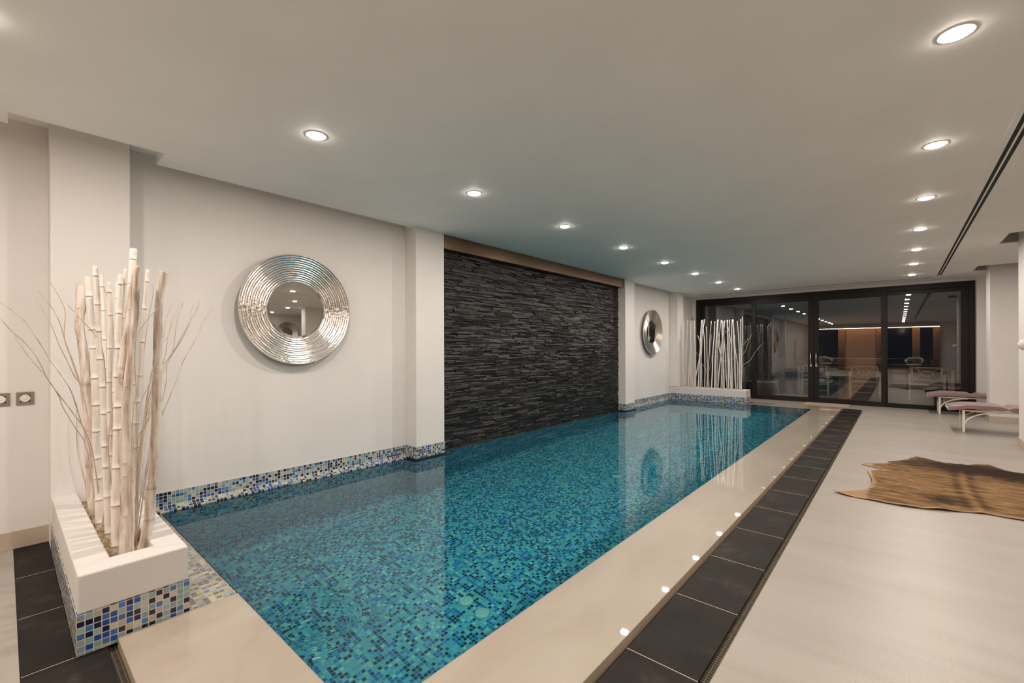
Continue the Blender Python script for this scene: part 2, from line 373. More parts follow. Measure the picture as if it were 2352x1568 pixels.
# left wall with its raised upper slot hidden above the ceiling panel
w_ = MB(); w_.box(WX - 0.2, WX, BY, 12.5, -0.15, 2.70)
struct('wall_left', w_, M_WALL, 'white painted wall along the pool')
p = MB(); p.box(WX, -4.0, 0.194, 0.577, 0.0, 2.70); struct('wall_left_column', p, M_WALL, 'white column behind the near planter', bevel=0.004)
p = MB(); p.box(WX, -4.0, 2.985, 3.385, 0.168, 2.6); struct('wall_left_pilaster', p, M_WALL, 'white pilaster left of the black stone wall', bevel=0.004)
p = MB(); p.box(WX, -4.0, 7.945, 8.34, 0.168, 2.6); struct('wall_left_pilaster', p, M_WALL, 'white pilaster right of the black stone wall', bevel=0.004)
p = MB(); p.box(WX, -4.0, 10.65, 11.03, 0.33, 2.6); struct('wall_left_column', p, M_WALL, 'white column behind the far planter', bevel=0.004)
p = MB(); p.box(WX, -4.105, FY - 0.02, FY + 0.2, 0, H); p.box(-4.105, 1.115, FY - 0.02, FY + 0.2, 2.545, 2.85); p.box(1.115, EX, FY - 0.02, FY + 0.2, 0, 2.85)
struct('wall_far', p, M_WALL, 'white wall around the black glass doors')
p = MB(); p.box(1.16, 1.95, 10.91, 11.32, 0, 3.34); struct('wall_right_column', p, M_WALL, 'white column beside the far lounger', bevel=0.004)
p = MB(); p.box(1.16, 1.95, 8.13, 8.55, 0, 3.34); struct('wall_right_column', p, M_WALL, 'white column at the right edge of the picture', bevel=0.004)
p = MB(); p.box(5.7, 5.95, 6.8, FY - 0.02, 0, 2.85); struct('wall_right_block', p, M_WALL, 'white partition wall beyond the loungers')
p = MB(); p.box(EX, EX + 0.2, BY, FY + .2, 0, 2.85); struct('wall_right', p, M_WALL, 'white wall at the far right of the hall')
p = MB(); p.box(WX, EX, BY - 0.2, BY, 0, 2.85); struct('wall_back', p, M_WALL, 'wall behind the camera')
# ceiling panel with its slots
c = MB(); T = 2.70; T2 = 3.35
c.box(-4.0, -3.81, BY, 0.019, H, T); c.box(-3.81, 0.80, BY, FY, H, T); c.box(0.80, 0.99, BY, FY, H, T2)
c.box(-4.08, -3.81, 0.735, 2.985, H, T); c.box(WX, -3.81, 2.985, 8.34, H, T); c.box(-4.08, -3.81, 8.34, 10.65, H, T); c.box(WX, -3.81, 10.65, FY, H, T)
c.box(0.99, EX, BY, 7.79, H, T2); c.box(0.99, EX, 8.55, 10.59, H, T2); c.box(0.99, EX, 11.30, FY, H, T2)
c.box(2.2, EX, 7.79, 8.55, H, T2); c.box(2.2, EX, 10.59, 11.30, H, T2)
struct('ceiling', c, M_CEIL, 'smooth white dropped ceiling')
c = MB(); c.box(WX - .2, 0.80, BY - .2, FY + .2, 2.70, 2.80); c.box(0.80, EX + .2, BY - .2, FY + .2, 3.35, 3.4); struct('ceiling_upper', c, M_CEIL, 'upper ceiling seen through the slots')
c = MB(); c.box(0.9901, 2.2, 11.288, 11.2999, H + 0.012, 3.34); c.box(0.9901, 2.2, 8.538, 8.5499, H + 0.012, 3.34); c.box(0.9902, 2.2, 10.5901, 10.60, H + 0.012, 3.34); c.box(0.9902, 2.2, 7.7901, 7.80, H + 0.012, 3.34)  # added liners: their dark grey stands in for the shade inside the recesses
struct('ceiling_recess_shade', c, simple('recess_shade_grey', (0.34, 0.30, 0.26), 0.8), 'dark liners painting the shade inside the ceiling recesses around the right columns')
# baseboards
def bb(name, boxes):
    m = MB()
    for b in boxes: m.box(*b)
    struct(name, m, M_BASEB, 'beige marble baseboard', bevel=0.002)
bb('baseboard_left', [(WX, WX + 0.014, BY, 0.194, 0, 0.112), (WX, WX + 0.014, 11.46, FY, 0, 0.1)])
bb('baseboard_right', [(1.145, 1.16, 10.895, 11.335, 0, 0.105), (1.16, 1.965, 10.895, 10.91, 0, 0.105), (1.16, 1.965, 11.32, 11.335, 0, 0.105),
                       (1.145, 1.16, 8.115, 8.565, 0, 0.105), (1.16, 1.965, 8.115, 8.13, 0, 0.105), (1.16, 1.965, 8.55, 8.565, 0, 0.105)])
bb('baseboard_far', [(1.115, 5.7, FY - 0.034, FY - 0.02, 0, 0.1)])
# slate gutter covers and the sunken mosaic ledge beside them
s1 = MB()
ys = [1.162 - 0.5515 * 2 + 0.5515 * k for k in range(21)]
for a, b in zip(ys[:-1], ys[1:]):
    a2, b2 = max(a, -0.0), min(b, 11.32)
    if b2 - a2 > 0.03: s1.box(-0.862, -0.572, a2 + 0.0018, b2 - 0.0018, -0.03, -0.002)
xs = [-4.195, -3.64, -3.082, -2.530]
for a, b in zip(xs[:-1], xs[1:]): s1.box(a + 0.0018, b - 0.0018, 0.043, 0.192, -0.03, -0.002)
for a, b in ((-2.53, -1.98), (-1.98, -1.43), (-1.43, -0.864)): s1.box(a + 0.0018, b - 0.0018, 0.043, 0.288, -0.03, -0.002)
for k in range(6): s1.box(-4.18 + k * 0.55 + 0.002, -3.63 + k * 0.55 - 0.002, 11.325, 11.42, -0.03, -0.002)
s1.box(-0.862, -0.572, 11.322, 11.42, -0.03, -0.002)
tr = struct('trim_1', s1, M_SLATE, 'dark slate gutter covers around the pool')
g = MB(); g.box(-0.88, -0.535, 0.04, 11.46, -0.2, -0.018, skip='b'); g.box(WX, -0.88, 0.0401, 0.335, -0.2, -0.018, skip='b'); g.box(WX, -0.88, 11.3, 11.46, -0.2, -0.0185, skip='b')
for q in ys:
    pass
struct('trim_2', g.boxuv(), M_GUT, 'brown mosaic gutter edge beside the slate covers')
j = MB()
for q in ys[2:-1]: j.box(-0.862, -0.572, q - 0.0022, q + 0.0022, -0.03, -0.0018)
for q in xs[1:]: j.box(q - 0.0022, q + 0.0022, 0.043, 0.192, -0.03, -0.0018)
struct('trim_3', j, simple('pale_grout', (0.42, 0.34, 0.27), 0.8), 'pale grout lines of the slate covers')

# ------------------------------------------------------------------ pool
pool = thing('swimming_pool', 'long indoor swimming pool lined with blue and green glass mosaic', 'swimming pool')
PD = -1.16
b = MB(); uvl = b.uv
def strip(prof, y0, y1, axis):                                # sweep a wall-to-floor profile with uv by arc length
    acc = 0; d = [0]
    for i in range(1, len(prof)):
        acc += math.hypot(prof[i][0] - prof[i-1][0], prof[i][1] - prof[i-1][1]); d.append(acc)
    for i in range(len(prof) - 1):
        (a, za), (c_, zc) = prof[i], prof[i+1]
        if axis == 'y': pts = [(a, y0, za), (a, y1, za), (c_, y1, zc), (c_, y0, zc)]
        else: pts = [(y0, a, za), (y1, a, za), (y1, c_, zc), (y0, c_, zc)]
        fc = b.quad(pts, [(y0, -d[i]), (y1, -d[i]), (y1, -d[i+1]), (y0, -d[i+1])]); fc.smooth = True
R_ = 0.16
def arc(x, sgn): return [(x + sgn * (R_ - R_ * math.cos(t)), PD + R_ - R_ * math.sin(t)) for t in [math.pi / 2 * k / 8 for k in range(9)]]
LX = WX + 0.05
strip([(LX, 0.02)] + [(LX, -0.3)] + arc(LX, 1), PY0, PY1, 'y')
strip([(PX1, 0.0), (PX1, -0.3)] + arc(PX1, -1), PY0, PY1, 'y')
strip([(PY0, 0.0), (PY0, -0.3)] + arc(PY0, 1), LX, PX1, 'x')
strip([(PY1, 0.0), (PY1, -0.3)] + arc(PY1, -1), LX, PX1, 'x')
b.quad([(LX + R_, PY0 + R_, PD), (PX1 - R_, PY0 + R_, PD), (PX1 - R_, PY1 - R_, PD), (LX + R_, PY1 - R_, PD)],
       [(LX + R_, PY0 + R_), (PX1 - R_, PY0 + R_), (PX1 - R_, PY1 - R_), (LX + R_, PY1 - R_)])
basin = b.build('mosaic_basin', M_POOL, pool)
basin.cycles.is_caustics_receiver = True
# water
b = MB(); WZ = CZ + 0.002
RX0, RX1, RY0, RY1 = -2.35, -1.55, PY0, 1.45                  # a small ripple by the near edge
gx = [LX - 0.01, RX0] + [RX0 + (RX1 - RX0) * k / 130 for k in range(1, 130)] + [RX1, PX1]
gy = [RY0] + [RY0 + (RY1 - RY0) * k / 110 for k in range(1, 110)] + [RY1, PY1]
def ripple(x, y):
    if not (RX0 < x < RX1 and RY0 <= y < RY1): return 0.0
    r = math.hypot(x + 1.98, y - 0.93); r2 = math.hypot(x + 1.80, y - 1.12)
    e = min(1, (x - RX0) * 8, (RX1 - x) * 8, (RY1 - y) * 8)
    return e * (0.0008 * math.exp(-((r - 0.17) / 0.035) ** 2) * math.cos(r * 150) + 0.00012 * math.cos(r * 230) * math.exp(-((r - 0.24) / 0.07) ** 2) + 0.0005 * math.cos(r2 * 260) * math.exp(-(r2 / 0.05) ** 2))
wv = [[b.bm.verts.new((x, y, WZ + ripple(x, y))) for y in gy] for x in gx]
for i_ in range(len(gx) - 1):
    for k_ in range(len(gy) - 1):
        fc = b.bm.faces.new((wv[i_][k_], wv[i_+1][k_], wv[i_+1][k_+1], wv[i_][k_+1])); fc.smooth = True
wat = b.build('water', M_WATER, pool, fixn=False); wat.cycles.is_caustics_caster = True
# coping: near slab, long side, far strip
b = MB()
b.box(-2.512, -0.878, 0.321, PY0, -0.12, CZ); b.box(PX1, -0.878, PY0, PY1, -0.12, CZ); b.box(-2.48, -0.878, PY1, 11.30, -0.12, CZ)
bmesh.ops.remove_doubles(b.bm, verts=b.bm.verts, dist=0.0001)
b.build('marble_coping', M_COPING, pool)
b = MB(); b.box(-0.878, -0.8765, 0.321, 11.30, -0.1, CZ - 0.001); b.box(-2.512, -0.878, 0.3195, 0.321, -0.1, CZ - 0.001); b.box(-2.48, -0.878, 11.30, 11.3015, -0.1, CZ - 0.001)
b.build('coping_edge', M_COPSIDE, pool)
b = MB(); b.box(WX, -2.512, 0.577, PY0, -0.12, CZ - 0.003); b.boxuv(); b.build('mosaic_ledge', M_LEDGE, pool)
# cove of mosaic along the left wall
def cove(y0, y1):
    b = MB()
    prof = [(WX + 0.006, 0.168), (WX + 0.006, 0.075)] + [(WX + 0.006 + 0.046 * (1 - math.cos(t)), 0.075 - 0.034 * math.sin(t)) for t in [math.pi / 2 * k / 6 for k in range(1, 7)]]
    prof += [(WX + 0.056, 0.040), (WX + 0.060, 0.034), (WX + 0.060, -0.03)]
    acc = 0; d = [0]
    for i in range(1, len(prof)): acc += math.hypot(prof[i][0] - prof[i-1][0], prof[i][1] - prof[i-1][1]); d.append(acc)
    for i in range(len(prof) - 1):
        (a, za), (c_, zc) = prof[i], prof[i+1]
        fc = b.quad([(a, y0, za), (a, y1, za), (c_, y1, zc), (c_, y0, zc)], [(y0, -d[i]), (y1, -d[i]), (y1, -d[i+1]), (y0, -d[i+1])]); fc.smooth = True
    b.quad([(WX, y0, 0.168), (WX, y1, 0.168), (WX + 0.006, y1, 0.168), (WX + 0.006, y0, 0.168)])
    b.build('mosaic_cove', M_MOS, pool)
cove(0.577, 2.985); cove(8.34, 10.65)
# mosaic feet and black ledges of the two pilasters
for y0, y1 in ((2.985, 3.385), (7.945, 8.34)):
    b = MB(); b.box(WX, -3.992, y0 - 0.008, y1, 0.045, 0.168); b.boxuv((0, -y0 + 0.008, -0.168 + 0.0)); b.build('mosaic_band', M_MOS, pool)
    b = MB(); b.box(WX + 0.05, -3.97, y0 - 0.03, y1 + 0.015, 0.033, 0.046); b.box(WX + 0.05, -3.975, y0 - 0.025, y1 + 0.012, 0.02, 0.033)
    b.build('black_ledge', M_BLACKSTONE, pool, bevel=0.002)
for y0, y1 in ((2.985, 3.385), (7.945, 8.34)):
    b = MB(); b.box(LX - 0.01, -3.992, y0, y1, PD, 0.021); b.boxuv(); b.build('pilaster_foot', M_POOL, pool).cycles.is_caustics_receiver = True
# fittings on the pool floor
def disc_at(x, y, r, label, cat='pool fitting', holes=True):
    t = thing('pool_floor_fitting', label, cat, (x, y, PD))
    m = MB(); m.lathe([(0.0005, 0.016), (r * 0.82, 0.016), (r * 0.95, 0.012), (r, 0.006), (r, 0.0)], 32); m.build('cover', M_DISC, t).cycles.is_caustics_receiver = True
    m = MB(); m.lathe([(r * 0.18, 0.0162), (r * 0.2, 0.019), (r * 0.42, 0.019), (r * 0.45, 0.0162)], 24); m.build('raised_ring', M_DISC, t).cycles.is_caustics_receiver = True
    return t
disc_at(-2.33, 2.17, 0.052, 'round pale green fitting on the pool floor, left one of the near pair')
disc_at(-2.16, 2.16, 0.052, 'round pale green fitting on the pool floor, right one of the near pair')
disc_at(-2.62, 4.95, 0.055, 'round fitting on the pool floor in front of the black stone wall')
disc_at(-3.26, 7.0, 0.055, 'round fitting on the pool floor near the far pilaster')

# ------------------------------------------------------------------ black ledger stone wall and the bronze pelmet
random.seed(11)
cl = thing('stone_feature_wall', 'black stacked ledger stone wall rising from the water', 'stone wall', (WX, 3.385, 0.03))
b = MB(); tone = b.bm.faces.layers.float.new('tone')
z = 0.0; Y0, Y1 = 0.0, 4.56
while z < 2.42:
    hh = random.choice([0.009, 0.012, 0.016, 0.020]); hh = min(hh, 2.425 - z)
    if hh < 0.006: break
    y = Y0 - random.uniform(0, .2)
    while y < Y1:
        ln = random.uniform(0.07, 0.34); a, e = max(y, Y0), min(y + ln, Y1)
        if e - a > 0.004:
            d = 0.035 + random.uniform(0, 0.022); n0 = len(b.bm.faces)
            k = random.uniform(-0.004, 0.004)
            q = random.uniform(-0.005, 0.007); P = [(0, a, z), (d, a, z), (d + k, e, z), (0, e, z), (0, a, z + hh), (d - q, a, z + hh), (d + k - q, e, z + hh), (0, e, z + hh)]
            v = [b.bm.verts.new(q) for q in P]; tn = random.random()
            for q in ((4, 5, 6, 7), (0, 1, 5, 4), (1, 2, 6, 5), (2, 3, 7, 6), (0, 3, 2, 1)):
                fc = b.bm.faces.new([v[i] for i in q]); fc[tone] = tn
        y += ln
    z += hh
b.box(-0.01, 0.012, Y0, Y1, 0, 2.42)
b.build('ledger_stones', M_LEDGER, cl)
b = MB(); b.box(0.0, 0.066, 0, 4.56, -0.03, 0.0); b.build('base_ledge', M_BLACKSTONE, cl, bevel=0.003)
bp = thing('bronze_pelmet', 'brown bronze metal pelmet above the black stone wall', 'pelmet', (WX, 3.387, 2.435))
b = MB(); b.box(0.001, 0.17, 0, 2.28, 0, 0.164); b.box(0.001, 0.17, 2.283, 4.556, 0, 0.164); b.build('metal_box', M_BRONZE, bp, bevel=0.001)

# ------------------------------------------------------------------ planters
def planter(name, label, x0, x1, y0, y1, tx0, tx1, ty0, ty1, sd):
    t = thing(name, label, 'planter')
    b = MB()                                                  # plaster rim: one shell with an open trough
    X = [x0, tx0, tx1, x1]; Yv = [y0, ty0, ty1, y1]; hole = [(1, 1)]
    if tx0 - x0 < 0.002: X[0] = X[1] = x0
    V = {}
    def vv(i_, k_, z_):
        key = (round(X[i_], 4), round(Yv[k_], 4), z_)
        if key not in V: V[key] = b.bm.verts.new(key)
        return V[key]
    for i_ in range(3):
        if X[i_ + 1] - X[i_] < 0.002: continue
        for k_ in range(3):
            if (i_, k_) == (1, 1): continue
            b.bm.faces.new((vv(i_, k_, .325), vv(i_+1, k_, .325), vv(i_+1, k_+1, .325), vv(i_, k_+1, .325)))
            b.bm.faces.new((vv(i_, k_+1, .165), vv(i_+1, k_+1, .165), vv(i_+1, k_, .165), vv(i_, k_, .165)))
        b.bm.faces.new((vv(i_, 0, .165), vv(i_+1, 0, .165), vv(i_+1, 0, .325), vv(i_, 0, .325)))
        b.bm.faces.new((vv(i_+1, 3, .165), vv(i_, 3, .165), vv(i_, 3, .325), vv(i_+1, 3, .325)))
    for k_ in range(3):
        b.bm.faces.new((vv(3, k_, .165), vv(3, k_+1, .165), vv(3, k_+1, .325), vv(3, k_, .325)))
        if X[0] != X[1] or k_ != 1: b.bm.faces.new((vv(0, k_+1, .165), vv(0, k_, .165), vv(0, k_, .325), vv(0, k_+1, .325)))
    b.bm.faces.new((vv(1, 1, .165), vv(1, 1, .325), vv(2, 1, .325), vv(2, 1, .165))); b.bm.faces.new((vv(2, 2, .165), vv(2, 2, .325), vv(1, 2, .325), vv(1, 2, .165)))
    b.bm.faces.new((vv(2, 1, .165), vv(2, 1, .325), vv(2, 2, .325), vv(2, 2, .165)))
    if X[0] != X[1]: b.bm.faces.new((vv(1, 2, .165), vv(1, 2, .325), vv(1, 1, .325), vv(1, 1, .165)))
    b.build('plaster_rim', M_RIM, t, bevel=0.007)
    b = MB(); b.box(x0, x1 + 0.008, y0 - 0.004, y1 + 0.004, -0.1 if sd else 0.0, 0.166); b.boxuv((-x1 - 0.008 + 0.0, -y0 + 0.004, -0.166)); b.build('mosaic_base', M_MOS, t)
    b = MB(); n = 60; m = 10
    vs = [[b.bm.verts.new((tx0 + (tx1 - tx0) * i / n, ty0 + (ty1 - ty0) * k / m, 0.262 + 0.010 * math.sin(i * 1.3 + k) * math.cos(k * 2.1 + i * 0.4) + random.uniform(0, 0.006))) for k in range(m + 1)] for i in range(n + 1)]
    for i in range(n):
        for k in range(m): fc = b.bm.faces.new((vs[i][k], vs[i+1][k], vs[i+1][k+1], vs[i][k+1])); fc.smooth = True
    b.build('straw_filling', M_SOIL, t)
    return t
planter('planter_box', 'white plaster planter with blue mosaic base at the near end of the pool', -3.999, -2.528, 0.198, 0.573, -3.999, -2.66, 0.313, 0.464, False)
planter('planter_box', 'white plaster planter with blue mosaic base at the far end of the pool', WX + 0.001, -2.508, 10.652, 11.03, -3.998, -2.60, 10.745, 10.94, True)

